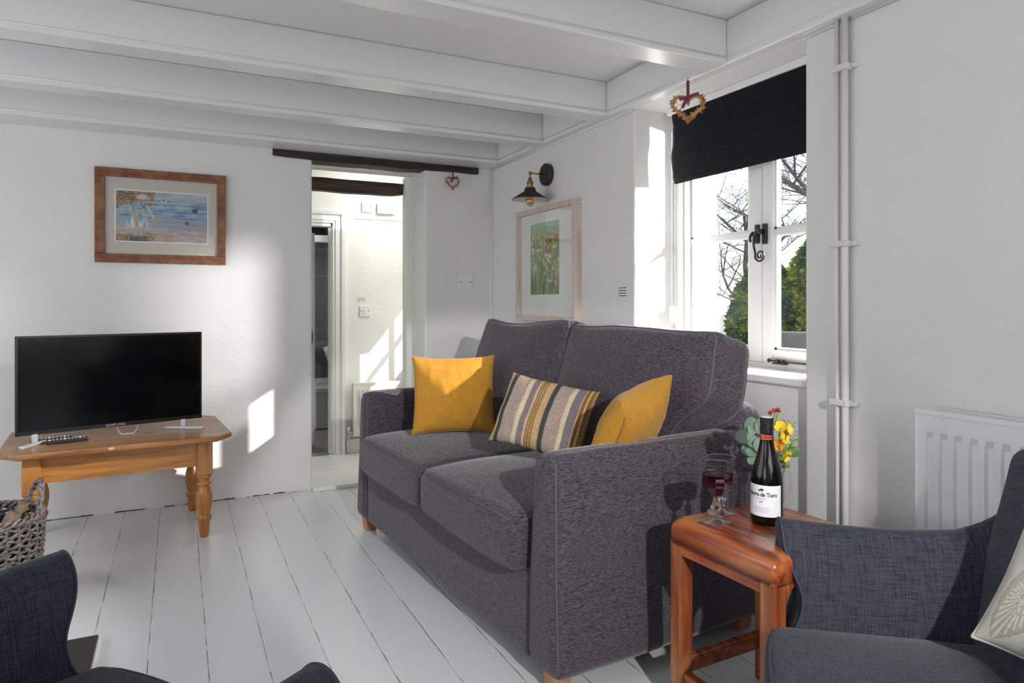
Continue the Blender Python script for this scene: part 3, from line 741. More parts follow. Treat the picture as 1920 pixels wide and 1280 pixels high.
# low stone wall and parked car
p0 = D_(.36, 8.6); p1 = D_(.62, 7.6); vv = Vector((p1[0]-p0[0], p1[1]-p0[1], 0)); T = Matrix.Translation((p0[0], p0[1], 0)) @ Matrix.Rotation(math.atan2(vv.y, vv.x), 4, 'Z')
bm = B(); box(bm, 0, vv.length, -.12, .12, GZ, .84, M4=T); tag(link('garden_wall', bm, M['stone'], bevel=.03), 'low grey stone wall in front of the conifers outside', 'garden wall')
cp = D_(.49, 6.6); T = Matrix.Translation((cp[0], cp[1], GZ)) @ Matrix.Rotation(math.atan2(vv.y, vv.x), 4, 'Z')
t = thing('car', 'silver car parked below the outdoor stone wall', 'car', (cp[0], cp[1], GZ), math.atan2(vv.y, vv.x))
def carbody(bm, prof, w0, w1):
    n = len(prof)
    for s in (-1, 1):
        pass
    L_ = [bm.verts.new((x, -w, z)) for x, z, w in prof]; R_ = [bm.verts.new((x, w, z)) for x, z, w in prof]
    bm.faces.new(L_[::-1]); bm.faces.new(R_)
    for i in range(n): bm.faces.new((L_[i], L_[(i+1) % n], R_[(i+1) % n], R_[i]))
S = .68
bm = B(); carbody(bm, [(x*S, z*S, w*S) for x, z, w in [(-2.0, .25, .8), (-2.05, .6, .82), (-1.9, .85, .8), (-1.0, .95, .8), (-.45, 1.36, .62), (.75, 1.40, .62), (1.5, 1.0, .78), (2.0, .9, .8), (2.05, .4, .8), (1.9, .25, .8)]], 0, 0); link('body', bm, M['car'], t, bevel=.05, bseg=3)
bm = B(); carbody(bm, [(x*S, z*S, w*S) for x, z, w in [(-.92, .98, .79), (-.46, 1.30, .655), (.72, 1.34, .655), (1.35, 1.02, .79)]], 0, 0); link('side_window', bm, M['carglass'], t)
for sx in (-1.3, 1.3):
    for sy in (-.72, .72):
        bm = B(); lathe(bm, [(.1, -.09), (.30, -.09), (.32, -.05), (.32, .05), (.30, .09), (.1, .09)], 20, M4=Matrix.Translation((sx*S, sy*S, .32*S)) @ Matrix.Rotation(R(90), 4, 'X') @ Matrix.Scale(S, 4)); link('wheel', bm, M['tyre'], t)
# neighbour's white wall on the left of the view
x, y = D_(.215, 9); x2, y2 = D_(.302, 9.6)
vv2 = Vector((x2-x, y2-y, 0)); T = Matrix.Translation((x, y, 0)) @ Matrix.Rotation(math.atan2(vv2.y, vv2.x), 4, 'Z')
t = thing('neighbour_house', 'white rendered house filling the left of the window view', 'house', (0, 0, 0))
bm = B(); box(bm, -3, vv2.length, 0, 4, GZ, 5.5, M4=T); link('wall', bm, M['render_wall'], t)
bm = B(); prism(bm, [(-3.3, -.3), (vv2.length+.25, -.3), (vv2.length+.25, 4.3), (-3.3, 4.3)], 5.5, 5.7)
for v in bm.verts: v.co = T @ v.co
link('roof', bm, M['slate'], t)
# ================================================================== SOFA
O = Vector((.9965, 1.74, 0)); SA = math.atan2(.0765, .997)
# local frame: +X = depth (towards the wall), +Y = length (towards the far wall)
sofa = thing('sofa', 'charcoal chenille two seater sofa under the window', 'sofa', O, SA)
SL, SD, AH = 1.87, .98, .735
def fab_noise(p, a=.004, f=6): return Vector((nz(p.x*f, p.y*f, p.z*f), nz(p.y*f+9, p.z*f, p.x*f), nz(p.z*f+5, p.x*f, p.y*f)))*a
def arm(y0, y1, outer, name='arm'):
    bm = B(); w = (y1-y0)/2; cy = (y0+y1)/2; hz = (AH-.06)/2
    def fn(p, uv):
        z = p.z+hz+.06; x = p.x+SD/2-.01
        t = max(0, min(1, (z-.06)/(AH-.06)))
        y = p.y*(1-.16*t)
        if outer*y > 0: y += outer*.022*(1-t)**1.5
        else: y += outer*.012*t
        x += -.012*(1-t)*(1 if uv.x < 0 else 0)
        q = Vector((x, cy+y, z)); return q + fab_noise(q, .003, 5)
    pos = softbox(bm, (SD/2-.02, w, hz), .055, 10, fn)
    o = link(name, bm, M['sofa'], sofa, smooth=True)
    # piping around the front panel and along its top edge
    def P(u, v, wz): return pos(u, v, wz)
    loop = []
    for k in range(31): loop.append(pos(-1, -1, -1+2*k/30))
    for k in range(1, 15): loop.append(pos(-1, -1+2*k/15, 1))
    for k in range(31): loop.append(pos(-1, 1, 1-2*k/30))
    for _ in range(3): loop = [loop[0]] + [(loop[i-1]+loop[i]*2+loop[i+1])/4 for i in range(1, len(loop)-1)] + [loop[-1]]
    b = B(); tube(b, [q+Vector((-.001, 0, 0)) for q in loop], .0042, 6); link('piping', b, M['sofa_pipe'], o, smooth=True)
arm(0, .175, -1); arm(SL-.15, SL, 1)
def slab(name, x0, x1, y0, y1, z0_, z1_, r, fn=None, mat=None, parent=None, n=10):
    bm = B(); c = Vector(((x0+x1)/2, (y0+y1)/2, (z0_+z1_)/2))
    def f(p, uv):
        q = fn(p, uv) if fn else p
        q = q+c; return q+fab_noise(q, .003, 5)
    pos = softbox(bm, ((x1-x0)/2, (y1-y0)/2, (z1_-z0_)/2), r, n, f)
    return link(name, bm, mat or M['sofa'], parent or sofa, smooth=True), pos
slab('base', .012, .92, .15, SL-.13, .062, .36, .03)
slab('back_frame', .80, SD+.02, .03, SL-.03, .10, .83, .085)
def piping(parent, pos, s, plane=2, r=.0058, mat=None, it=2):
    b = B(); tube(b, relax(edge_loop(pos, plane, s, 22), it), r, 6, closed=True); link('piping', b, mat or M['sofa_pipe'], parent, smooth=True)
mid = (.175+SL-.15)/2
def seat_fn(sag):
    def fn(p, uv):
        q = p.copy(); e = (1-uv.x**2)*(1-uv.y**2)
        q.z += (.028*e if uv.z > 0 else 0)*(uv.z if uv.z > 0 else 0)
        q.x -= .014*(1-uv.y**2)*(1 if uv.x < 0 else 0)*(1-uv.z**2*.5)
        k = abs(uv.x)**6*abs(uv.y)**6; q.z -= .010*k*uv.z
        if uv.x < 0: q.z -= .012*(-uv.x)**3
        return q
    return fn
for y0, y1 in ((.178, mid-.003), (mid+.003, SL-.153)):
    o, pos = slab('seat_cushion', -.034, .70, y0, y1, .345, .528, .036, seat_fn(0), n=12)
    piping(o, pos, 1); piping(o, pos, -1)
# back cushions: tall, leaning back, plump
def back_cush(y0, y1, seed, lean, near=0):
    w, hh, th = (y1-y0)/2, .295, .100; bm = B(); c = Vector((.745, (y0+y1)/2, .805))
    def fn(p, uv):
        q = p.copy(); e = (1-uv.z**2)*(1-uv.y**2)
        q.x += (-.05 if uv.x < 0 else .02)*e
        q.z += .012*math.sin(uv.y*3+seed)*(uv.z > 0)*uv.z + (-.012*(1-uv.y**2) if uv.z > 0 else 0)*uv.z
        k_ = max(0, min(1, (.12-uv.z)/.5)); k_ = k_*k_*(3-2*k_)
        if near*uv.y > 0: q.y -= near*.135*k_*abs(uv.y)
        q.y += .012*uv.y*(1-uv.z**2)
        k = abs(uv.y)**5*abs(uv.z)**5; q.z += .010*k*uv.z
        a = R(lean); q = Vector((q.x*math.cos(a)+q.z*math.sin(a), q.y, -q.x*math.sin(a)+q.z*math.cos(a)))
        q = q+c; return q+fab_noise(q, .012, 3)+fab_noise(q, .004, 9)
    pos = softbox(bm, (th, w, hh), .045, 14, fn)
    o = link('back_cushion', bm, M['sofa'], sofa, smooth=True)
    b = B(); tube(b, relax(edge_loop(pos, 0, -1, 26), 2), .0058, 6, closed=True); link('piping', b, M['sofa_pipe'], o, smooth=True)
    b = B(); tube(b, relax(edge_loop(pos, 0, 1, 26), 2), .0058, 6, closed=True); link('piping', b, M['sofa_pipe'], o, smooth=True)
back_cush(.035, mid-.002, 1, 17, -1); back_cush(mid+.004, SL-.09, 4, 17, 1)
for x, y in ((.055, .06), (.055, SL-.06), (.88, .07), (.88, SL-.07)):
    bm = B(); a, b2 = .034, .026
    q = [bm.verts.new((x+sx*r, y+sy*r, z)) for z, r in ((0, b2), (.07, a)) for sx, sy in ((-1, -1), (1, -1), (1, 1), (-1, 1))]
    bm.faces.new(q[0:4][::-1]); bm.faces.new(q[4:8])
    for k in range(4): bm.faces.new((q[k], q[(k+1) % 4], q[4+(k+1) % 4], q[4+k]))
    link('foot', bm, M['foot'], sofa, bevel=.003)

# ------------------------------------------------------------------ scatter cushions
def pillow(name, label, cat, w, h, th, mat, loc, ax_x, ax_z, seed, colf=None, n=44, pull=.035, droop=.0, extra=None):
    """ax_x: world direction of the cushion's width; ax_z: of its height; front normal = ax_z x ax_x reversed"""
    ax_x = Vector(ax_x).normalized(); ax_z = Vector(ax_z); ax_z = (ax_z-ax_x*ax_z.dot(ax_x)).normalized(); ny = ax_z.cross(ax_x).normalized()
    Mx = Matrix((ax_x, ny, ax_z)).transposed().to_4x4(); Mx.translation = Vector(loc)
    t = thing(name, label, cat, loc); inv = t.matrix_basis.inverted()
    me = bpy.data.meshes.new('cushion_cover'); vs, fs, cols = [], [], []
    def P(u, v, s):
        x, z = (u-.5)*2, (v-.5)*2
        e = max(0, (1-x**2))*max(0, (1-z**2)); t_ = e**.42
        pinch = 1-.0
        X = x*w/2*(1-pull*2*(1-abs(x)**3)*0 - pull*(1-z*z)*abs(x)); Z = z*h/2*(1-pull*(1-x*x)*abs(z))
        k = (abs(x)*abs(z))**5; X *= 1+.03*k; Z *= 1+.04*k
        y = s*th/2*t_ + .010*nz(x*1.6+seed, z*1.6, seed)*1.0
        wr = .006*nz(x*5+seed, z*3, s*4+seed)*(e**.3)
        y += wr + .02*math.sin(x*1.3+seed)*z*.3
        q = Vector((X, y, Z))
        if extra: q = extra(q, x, z)
        return Mx @ q
    idx = {}
    for s in (-1, 1):
        for j in range(n+1):
            for i in range(n+1):
                edge = i in (0, n) or j in (0, n)
                key = (i, j, 0 if edge else s)
                if key in idx: continue
                # finer near the edge
                u = .5-.5*math.cos(PI*i/n); v = .5-.5*math.cos(PI*j/n); u = .5*u+.5*i/n; v = .5*v+.5*j/n
                idx[key] = len(vs); p = P(u, v, 0 if edge else s); vs.append(p-Vector(loc)); c = colf(u, v, s) if colf else (1, 1, 1); cols.extend((*c, 1))
    for s in (-1, 1):
        for j in range(n):
            for i in range(n):
                g = lambda a, b: idx.get((a, b, s), idx.get((a, b, 0)))
                q = (g(i, j), g(i+1, j), g(i+1, j+1), g(i, j+1)); fs.append(q if s < 0 else q[::-1])
    me.from_pydata([tuple(v) for v in vs], [], fs); me.materials.append(mat)
    at = me.color_attributes.new('Col', 'FLOAT_COLOR', 'POINT'); at.data.foreach_set('color', cols)
    me.polygons.foreach_set('use_smooth', [True]*len(me.polygons))
    o = bpy.data.objects.new('cushion_cover', me); C.objects.link(o); o.parent = t
    sm = []
    for i in range(n): sm.append(vs[idx[(i, 0, 0)]])
    for j in range(n): sm.append(vs[idx[(n, j, 0)]])
    for i in range(n, 0, -1): sm.append(vs[idx[(i, n, 0)]])
    for j in range(n, 0, -1): sm.append(vs[idx[(0, j, 0)]])
    return t, P, sm
def local(x, y, z):   # sofa-local to world
    return O + Matrix.Rotation(SA, 3, 'Z') @ Vector((x, y, z))
# directions in the picture frame
Fw = Vector((.4428, .8966, 0)); Rt = Vector((.8966, -.4428, 0)); Up = Vector((0, 0, 1))
def PX_(px, py, dep): return Vector((0, 0, 1.2)) + Fw*dep + Rt*((px-960)/1270*dep) + Up*((567-py)/1270*dep)
t, P, sm = pillow('scatter_cushion', 'mustard yellow square cushion propped in the far corner of the sofa', 'cushion', .400, .370, .15, M['mustard'],
    PX_(851, 739, 3.36), (.93, -.30, 0.0), (.10, .20, 1), 3, pull=.05)
b = B(); tube(b, [s for s in sm], .0028, 5, closed=True); link('seam', b, M['mustard'], t, smooth=True)
# striped cushion
SEQ = [(.00, (.46, .33, .19)), (.045, (.46, .33, .19)), (.05, (.055, .06, .06)), (.105, (.37, .285, .24)), (.27, (.62, .50, .34)), (.325, (.22, .175, .18)), (.40, (.56, .40, .25)), (.425, (.19, .10, .03)), (.437, (.46, .30, .15)), (.452, (.19, .10, .03)), (.464, (.46, .30, .15)), (.479, (.19, .10, .03)), (.492, (.50, .32, .17)), (.56, (.055, .065, .062)), (.62, (.37, .285, .24)), (.76, (.62, .50, .34)), (.815, (.19, .165, .17)), (.895, (.56, .40, .25)), (.91, (.24, .12, .03)), (.945, (.56, .40, .25)), (.955, (.24, .12, .03)), (.985, (.40, .28, .17))]
def stripes(u, v, s):
    c = SEQ[0][1]
    for a, k in SEQ:
        if u >= a: c = k
    return c
m, nt_, b_ = new_mat('striped_wool'); N_, L_ = nt_.nodes, nt_.links
a_ = N_.new('ShaderNodeVertexColor'); a_.layer_name = 'Col'; tc_ = N_.new('ShaderNodeTexCoord'); n_ = N_.new('ShaderNodeTexNoise'); n_.inputs['Scale'].default_value = 260
L_.new(tc_.outputs['Object'], n_.inputs['Vector']); mx_ = N_.new('ShaderNodeMixRGB'); mx_.blend_type = 'OVERLAY'; mx_.inputs[0].default_value = .8
L_.new(a_.outputs[0], mx_.inputs[1]); L_.new(n_.outputs['Fac'], mx_.inputs[2]); L_.new(mx_.outputs[0], b_.inputs['Base Color']); b_.inputs['Roughness'].default_value = .9; b_.inputs['Specular IOR Level'].default_value = .1
bp_ = N_.new('ShaderNodeBump'); bp_.inputs['Strength'].default_value = .4; bp_.inputs['Distance'].default_value = .002; L_.new(n_.outputs['Fac'], bp_.inputs['Height']); L_.new(bp_.outputs[0], b_.inputs['Normal'])
M['stripes'] = m
t, P, sm = pillow('scatter_cushion', 'oblong striped cushion in brown beige and charcoal at the middle of the sofa', 'cushion', .385, .295, .14, m,
    PX_(1019, 780, 2.74), Rt*.84-Up*.15-Fw*.42, Rt*.36+Up*.86+Fw*.32, 8, stripes, n=90, pull=.03)
# right mustard cushion
t, P, sm = pillow('scatter_cushion', 'mustard yellow cushion with a zip slumped against the near arm of the sofa', 'cushion', .33, .34, .17, M['mustard'],
    PX_(1180, 800, 2.38), Rt*.66+Fw*.70+Up*.16, Rt*.46+Up*.80-Fw*.15, 12, pull=.05)
b = B(); tube(b, [P(.04+.0*k, .06+.8*k/14, -1)-t.location+Vector((-.004, -.004, .002)) for k in range(15)], .0028, 5); link('zip', b, plain('zip_tape', (.35, .17, .03), .7), t, smooth=True)

# ================================================================== PINE TABLE + TV
TA = R(5)
tb = thing('coffee_table', 'honey pine coffee table with turned legs carrying the television', 'table', (-.26, 4.04, 0), TA)
bm = B(); hx, hy, c = .49, .382, .095; zt = .53
prism(bm, [(-hx, -hy+c), (-hx+c*.85, -hy), (hx-c*.85, -hy), (hx, -hy+c), (hx, hy-c), (hx-c*.85, hy), (-hx+c*.85, hy), (-hx, hy-c)], zt-.028, zt)
link('table_top', bm, M['pine_top'], tb, bevel=.008, bseg=3)
lx, ly = .362, .255
bm = B(); box(bm, -lx+.02, lx-.02, -ly-.012, -ly+.012, .375, .502); box(bm, -lx+.02, lx-.02, -ly-.016, -ly-.010, .368, .38); link('apron', bm, M['pine'], tb, bevel=.003)
bm = B(); box(bm, -lx+.02, lx-.02, ly-.012, ly+.012, .375, .502); link('apron', bm, M['pine'], tb, bevel=.003)
for s in (-1, 1): bm = B(); box(bm, s*lx-.012, s*lx+.012, -ly+.02, ly-.02, .375, .502); link('apron', bm, M['pine'], tb, bevel=.003)
prof = [(.019, 0), (.024, .02), (.027, .075), (.030, .082), (.036, .095), (.036, .105), (.028, .112), (.030, .122), (.038, .165), (.040, .195), (.037, .225), (.029, .252), (.024, .262), (.036, .272), (.036, .281), (.025, .288), (.026, .298), (.035, .312), (.030, .325)]
for sx in (-1, 1):
    for sy in (-1, 1):
        bm = B(); lathe(bm, prof, 28, c=(sx*lx, sy*ly, 0))
        for f in bm.faces: f.smooth = True
        box(bm, sx*lx-.036, sx*lx+.036, sy*ly-.036, sy*ly+.036, .322, .502)
        o = link('leg', bm, M['pine_leg'], tb)
        b2 = o.modifiers.new('bevel', 'BEVEL'); b2.width = .003; b2.limit_method = 'ANGLE'; b2.angle_limit = R(60)
bm = B(); lathe(bm, [(0, 0), (.014, .0004), (.006, .0009)], 9, capt=False, M4=Matrix.Translation((-.05, -hy-.0005, zt-.010)) @ Matrix.Rotation(R(90), 4, 'X') @ Matrix.Scale(.45, 4, (0, 1, 0))); link('worn_patch', bm, plain('bare_patch', (.62, .45, .28), .6), tb)
# television
L0, R0 = Vector((-.676, 3.836, 0)), Vector((.117, 4.035, 0)); tv_w = (R0-L0).length; tvc = (L0+R0)/2; tva = math.atan2((R0-L0).y, (R0-L0).x)
tv = thing('television', 'black flat screen television standing on the pine table', 'television', (tvc.x, tvc.y, .53), tva)
W2, zb_, zt_ = tv_w/2, .047, .512
bm = B(); box(bm, -W2, W2, 0, .028, zb_, zt_); box(bm, -W2, W2, -.004, 0, zb_, zb_+.020); box(bm, -W2, W2, -.004, 0, zt_-.011, zt_); box(bm, -W2, -W2+.010, -.004, 0, zb_, zt_); box(bm, W2-.010, W2, -.004, 0, zb_, zt_)
box(bm, -W2*.7, W2*.7, .028, .055, zb_+.03, zt_-.12); link('casing', bm, M['black_plastic'], tv, bevel=.002)
bm = B(); box(bm, -W2+.010, W2-.010, -.0015, .001, zb_+.020, zt_-.011); link('screen', bm, M['screen'], tv)
for s in (-1, 1):
    ft = Vector((s*(W2-.17 if s > 0 else W2-.13), .05, 0)); fb = Vector((s*(W2-.015), -.085, 0)); dd = (fb-ft); T = Matrix.Translation(ft) @ Matrix.Rotation(math.atan2(dd.y, dd.x), 4, 'Z')
    bm = B(); box(bm, 0, dd.length, -.010, .010, 0, .013, M4=T); box(bm, dd.length*.42, dd.length*.56, -.008, .008, .013, .052, M4=T)
    link('stand_foot', bm, M['silver_paint'], tv, bevel=.003)
tm = text_mesh('SAMSUNG', .017, bold=.0004, spacing=1.15)
for v in tm.verts: v.co = Vector((v.co.x, -.0045-v.co.z, v.co.y+zb_+.010))
link('logo', tm, M['silver'], tv)
t = thing('cable', 'thin pale cable looping on the pine table under the television', 'cable', (-.26, 3.99, .53))
bm = B(); tube(bm, crv([(-.03, .12, .045), (-.02, .03, .035), (.0, -.02, .004), (.03, -.035, .004), (.06, -.02, .004), (.075, .03, .03), (.06, .09, .045)], 30), .0032, 6); link('cable_run', bm, M['cable'], t, smooth=True)
def remote(loc, rz, label):
    t = thing('remote_control', label, 'remote control', loc, rz)
    bm = B(); box(bm, -.085, .085, -.0215, .0215, 0, .017); link('handset', bm, M['remote'], t, bevel=.006, bseg=3)
    for i in range(10):
        for j in range(3):
            if i in (4, 5) and j != 1 and i == 4: pass
            bm = B(); x, y = -.072+i*.0155, (-1+j)*.0125
            box(bm, x-.0042, x+.0042, y-.0036, y+.0036, .017, .0192)
            link('button', bm, M['inkred'] if (i == 0 and j == 2) else M['inkgrey'] if i % 4 else M['white_plastic'], t)
remote((-.545, 3.92, .53), R(13), 'black remote control lying behind the other one on the pine table')
remote((-.475, 3.865, .53), R(15), 'black remote control nearest the front edge of the pine table')

# ================================================================== WICKER BASKET
bk = thing('wicker_basket', 'grey woven wicker log basket at the left edge beside the pine table', 'basket', (-.70, 3.34, 0))
bm = B(); nr = 32; H = .335
def br(z, a): return (.165+.035*math.sin(min(1, z/H)*PI*.62)+.004*math.sin(a*3))
for j in range(nr):
    z = .008+H*j/nr; pts = []
    for k in range(120):
        a = 2*PI*k/120; w = .0075*math.sin(a*13+PI*(j % 2)); pts.append(((br(z, a)+w)*math.cos(a), (br(z, a)+w)*math.sin(a), z+.004*math.sin(a*26+j*1.7)+.003*nz(a*3, j)))
    tube(bm, pts, .0058, 5, closed=True)
link('woven_side', bm, M['wicker'], bk, smooth=True)
bm = B()
for k in range(26):
    a = 2*PI*k/26; tube(bm, [(br(z, a)*math.cos(a), br(z, a)*math.sin(a), z) for z in [H*q/8 for q in range(9)]], .006, 5)
link('stakes', bm, M['wicker'], bk, smooth=True)
bm = B(); lathe(bm, [(.15, .004), (.155, .01), (.185, .30), (.183, .30), (.15, .012), (0, .012)], 28, capt=False); link('lining', bm, M['wicker_in'], bk)
bm = B()
for ph in (0, PI*2/3, PI*4/3):
    tube(bm, [((.198+.010*math.cos(a*12+ph))*math.cos(a), (.198+.010*math.cos(a*12+ph))*math.sin(a), H+.010+.010*math.sin(a*12+ph)) for a in [2*PI*k/160 for k in range(160)]], .0075, 5, closed=True)
link('rim', bm, M['wicker'], bk, smooth=True)
for s in (0, PI):
    bm = B(); a0 = s+.35
    for ph in (0, PI):
        pts = []
        for k in range(41):
            q = k/40; a = a0-.5+1.0*q; r = .198; z = H+.005+.115*math.sin(PI*q)**.6
            pts.append(((r+.006*math.cos(q*26+ph))*math.cos(a), (r+.006*math.cos(q*26+ph))*math.sin(a), z+.006*math.sin(q*26+ph)))
        tube(bm, pts, .008, 6)
    link('handle', bm, M['wicker'], bk, smooth=True)
lgs = [((-.07, .02, .20), (.03, .0, .375), .032), ((.03, -.05, .20), (.12, -.03, .36), .026), ((.06, .06, .2), (.13, .08, .372), .021), ((-.02, .09, .2), (-.05, .12, .37), .03)]
lab = ['thick pale log leaning in the wicker basket', 'cut log lying toward the front of the wicker basket', 'thin stick poking above the rim of the wicker basket', 'dark log at the back of the wicker basket']
for (a, b, r), l in zip(lgs, lab):
    t = thing('log', l, 'log', (-.70, 3.34, 0)); bm = B(); A_, B_ = Vector(a), Vector(b)
    tube(bm, [A_+(B_-A_)*q/6+Vector((.004*nz(q, r*50), .004*nz(q, 3, r*9), 0)) for q in range(7)], lambda q: r*(1+.06*nz(q*5, r*60)), 11); link('bark', bm, M['bark'], t, smooth=True)
# hearth slab
bm = B(); box(bm, -1.6, -.25, 2.04, 2.79, .0, .03); o = struct('trim_11', bm, M['slate'], bevel=.003)
bm = B(); box(bm, -1.62, -.244, 2.03, 2.80, 0, .022); struct('trim_12', bm, M['trim'])

# ================================================================== ARMCHAIRS
def armchair(label, loc, ang):
    """local +Y = the way it faces, origin on the floor under the midpoint of the arm fronts"""
    t = thing('armchair', label, 'armchair', loc, ang)
    hw = .412
    def arm_(s):
        # cross-section (offset from arm centre line, height): inner side up, over the scroll, down the outer side
        sec = [(-.085, .16), (-.085, .30), (-.082, .42), (-.068, .50), (-.050, .56), (-.028, .605), (.005, .632), (.040, .632), (.068, .610), (.078, .575), (.066, .545), (.045, .52), (.036, .46), (.040, .34), (.048, .22), (.050, .13), (-.02, .13)]
        secv = crv([(p[0], 0, p[1]) for p in sec] , 70)
        ny = 26; rows = []; bm = B()
        def front(z):   # the front edge's S curve
            return .012*math.cos((z-.60)*9) - .030*math.exp(-((z-.47)/.07)**2) + .075*max(0, (.42-z)/.3)**1.1
        for j in range(ny+1):
            v = j/ny; row = []
            for p in secv:
                f0 = front(p.z); y = f0 + (-.57-f0)*v
                wid = 1-.10*v
                z = p.z; lift = max(0, (p.z-.40)/.23)
                z += lift*(-.012*math.sin(PI*min(1, v*1.25)) + (.12*max(0, (v-.68)/.32)**2))
                x = hw+p.x*wid+.02*math.sin(v*PI)*lift*0
                row.append(Vector((s*x, y, z))+fab_noise(Vector((x, y, z)), .003, 6))
            rows.append(row)
        # round the front face: inset rings
        ctr = Vector((s*(hw-.005), 0, .0))
        def inset(k, dy):
            out = []
            for q in rows[0]:
                cc = Vector((s*(hw+(.02 if q.z > .52 else -.02)), q.y, min(max(q.z, .17), .585)))
                out.append(cc+(q-cc)*k+Vector((0, dy, 0)))
            return out
        allr = [inset(.25, .016), inset(.6, .016), inset(.85, .012), inset(.96, .006)] + rows
        V = [[bm.verts.new(q) for q in r] for r in allr]
        for a, b in zip(V, V[1:]):
            n = len(a)
            for k in range(n):
                try: bm.faces.new((a[k], a[(k+1) % n], b[(k+1) % n], b[k]))
                except ValueError: pass
        bm.faces.new(V[0]); bm.faces.new(V[-1])
        bmesh.ops.recalc_face_normals(bm, faces=bm.faces[:])
        o = link('arm', bm, M['chair'], t, smooth=True)
        b = B(); tube(b, [q+Vector((0, .004, 0)) for q in inset(.97, .004)], .0035, 5, closed=True); link('piping', b, M['chair_pipe'], o, smooth=True)
    arm_(-1); arm_(1)
    def part(name, c, half, r, fn, n=12):
        bm = B(); c = Vector(c)
        def f(p, uv):
            q = fn(p, uv)+c; return q+fab_noise(q, .003, 6)
        pos = softbox(bm, half, r, n, f); return link(name, bm, M['chair'], t, smooth=True), pos
    part('seat_frame', (0, -.24, .22), (hw-.05, .30, .105), .03, lambda p, uv: p)
    def sf(p, uv):
        q = p.copy(); e = (1-uv.x**2)*(1-uv.y**2)
        q.z += .035*e*(uv.z > 0)*uv.z
        q.y += .05*(1-uv.x**2)*(uv.y > 0)*uv.y
        return q
    o, pos = part('seat_cushion', (0, -.215, .342), (hw-.072, .275, .060), .038, sf)
    for s in (-1, 1):
        b = B(); tube(b, relax(edge_loop(pos, 2, s, 22), 2), .0055, 6, closed=True); link('piping', b, M['chair_pipe'], o, smooth=True)
    def bf(p, uv):
        q = p.copy(); e = (1-uv.x**2)*(1-uv.z**2)
        q.y += .03*e*(uv.y > 0)
        # rounded shoulders
        q.z -= .09*abs(uv.x)**4*(uv.z > 0)*uv.z
        q.x *= 1+.04*uv.z
        a = R(13); return Vector((q.x, q.y*math.cos(a)-q.z*math.sin(a), q.y*math.sin(a)+q.z*math.cos(a)))
    part('backrest', (0, -.525, .585), (hw+.005, .08, .325), .05, bf, 14)
    for sx in (-1, 1):
        for y, dy in ((-.02, .02), (-.55, -.05)):
            bm = B(); tube(bm, [(sx*(hw-.07), y, .13), (sx*(hw-.065), y+dy, 0)], lambda q: .026-.010*q, 10); link('leg', bm, M['leg_dark'], t, smooth=True)
    return t
# left chair, facing into the room
def facing(vx, vy): return math.atan2(vy, vx)-PI/2
ch1 = armchair('charcoal linen armchair at the lower left corner of the room view', (-.032, 1.449, 0), facing(.8674, .498))
ch2 = armchair('charcoal linen armchair in front of the white radiator', (1.166, .93, 0), facing(-.7875, .6164))

# leaf patterned cushion on the right chair
rnd = random.Random(5)
leaves = []
def leafcol(u, v, s):
    base = (.52, .49, .43)
    for (cu, cv, a, L_, W_, col, st) in LV:
        dx, dy = u-cu, (v-cv)*.8; x = dx*math.cos(a)+dy*math.sin(a); y = -dx*math.sin(a)+dy*math.cos(a)
        if abs(x) < L_:
            w = W_*(1-(x/L_)**2)**.75
            if abs(y) < w:
                r_ = math.hypot(x*.7, y)
                if st and abs(y) < w*.72 and math.sin(math.atan2(y, x*.8+.02)*30) > .25 and r_ > .02: return (.58, .56, .50)
                if abs(abs(y)-w) < .004: return (.28, .25, .24)
                return col
    return base
LV = [(.17, .30, 1.15, .24, .11, (.38, .35, .29), 1), (.30, .70, 1.25, .26, .12, (.20, .185, .165), 1), (.50, .30, 1.2, .24, .11, (.36, .34, .15), 1), (.335, .30, 1.9, .15, .035, (.20, .17, .17), 0), (.62, .75, 1.5, .2, .10, (.38, .35, .29), 1), (.80, .30, 1.4, .2, .1, (.20, .185, .165), 1), (.10, .72, 1.7, .15, .04, (.36, .34, .15), 0)]
pc = pillow('scatter_cushion', 'cream cushion printed with grey and olive leaves on the right armchair', 'cushion', .42, .40, .15, M['paint'] if False else vcol('leaf_print_cloth', .85, .3, 250),
    PX_(2135, 1128, 1.30), Rt*.50-Fw*.80-Up*.16, Rt*.60+Up*.85, 21, leafcol, n=150, pull=.03)
t = pc[0]; b = B(); tube(b, pc[2], .004, 5, closed=True); link('piping', b, M['mount'], t, smooth=True)

# ================================================================== SIDE TABLE
st = thing('side_table', 'reddish rosewood side table between the sofa and the armchair', 'side table', (1.508, 1.405, 0), R(2))
hx, hy, zt = .200, .190, .57
bm = B()
def rrect(ix, z, cr, n=5):
    out = []; X, Y = hx-ix, hy-ix
    for cx, cy, a0 in ((X-cr, Y-cr, 0), (-X+cr, Y-cr, 90), (-X+cr, -Y+cr, 180), (X-cr, -Y+cr, 270)):
        for k in range(n+1): a = R(a0+90*k/n); out.append(bm.verts.new((cx+cr*math.cos(a), cy+cr*math.sin(a), z)))
    return out
lv = [(.0, zt-.075), (.0, zt-.032)] + [(.034*(1-math.cos(PI/2*k/7)), zt-.032+.032*math.sin(PI/2*k/7)) for k in range(1, 8)] + [(.06, zt-.0005), (.10, zt-.001)]
rings = [rrect(i_, z_, max(.012, .014+i_*.3)) for i_, z_ in lv]
for a_, b_ in zip(rings, rings[1:]):
    for k in range(len(a_)): bm.faces.new((a_[k], a_[(k+1) % len(a_)], b_[(k+1) % len(a_)], b_[k]))
bm.faces.new(rings[0][::-1]); bm.faces.new(rings[-1])
tt = link('table_top', bm, M['rose'], st, smooth=True)
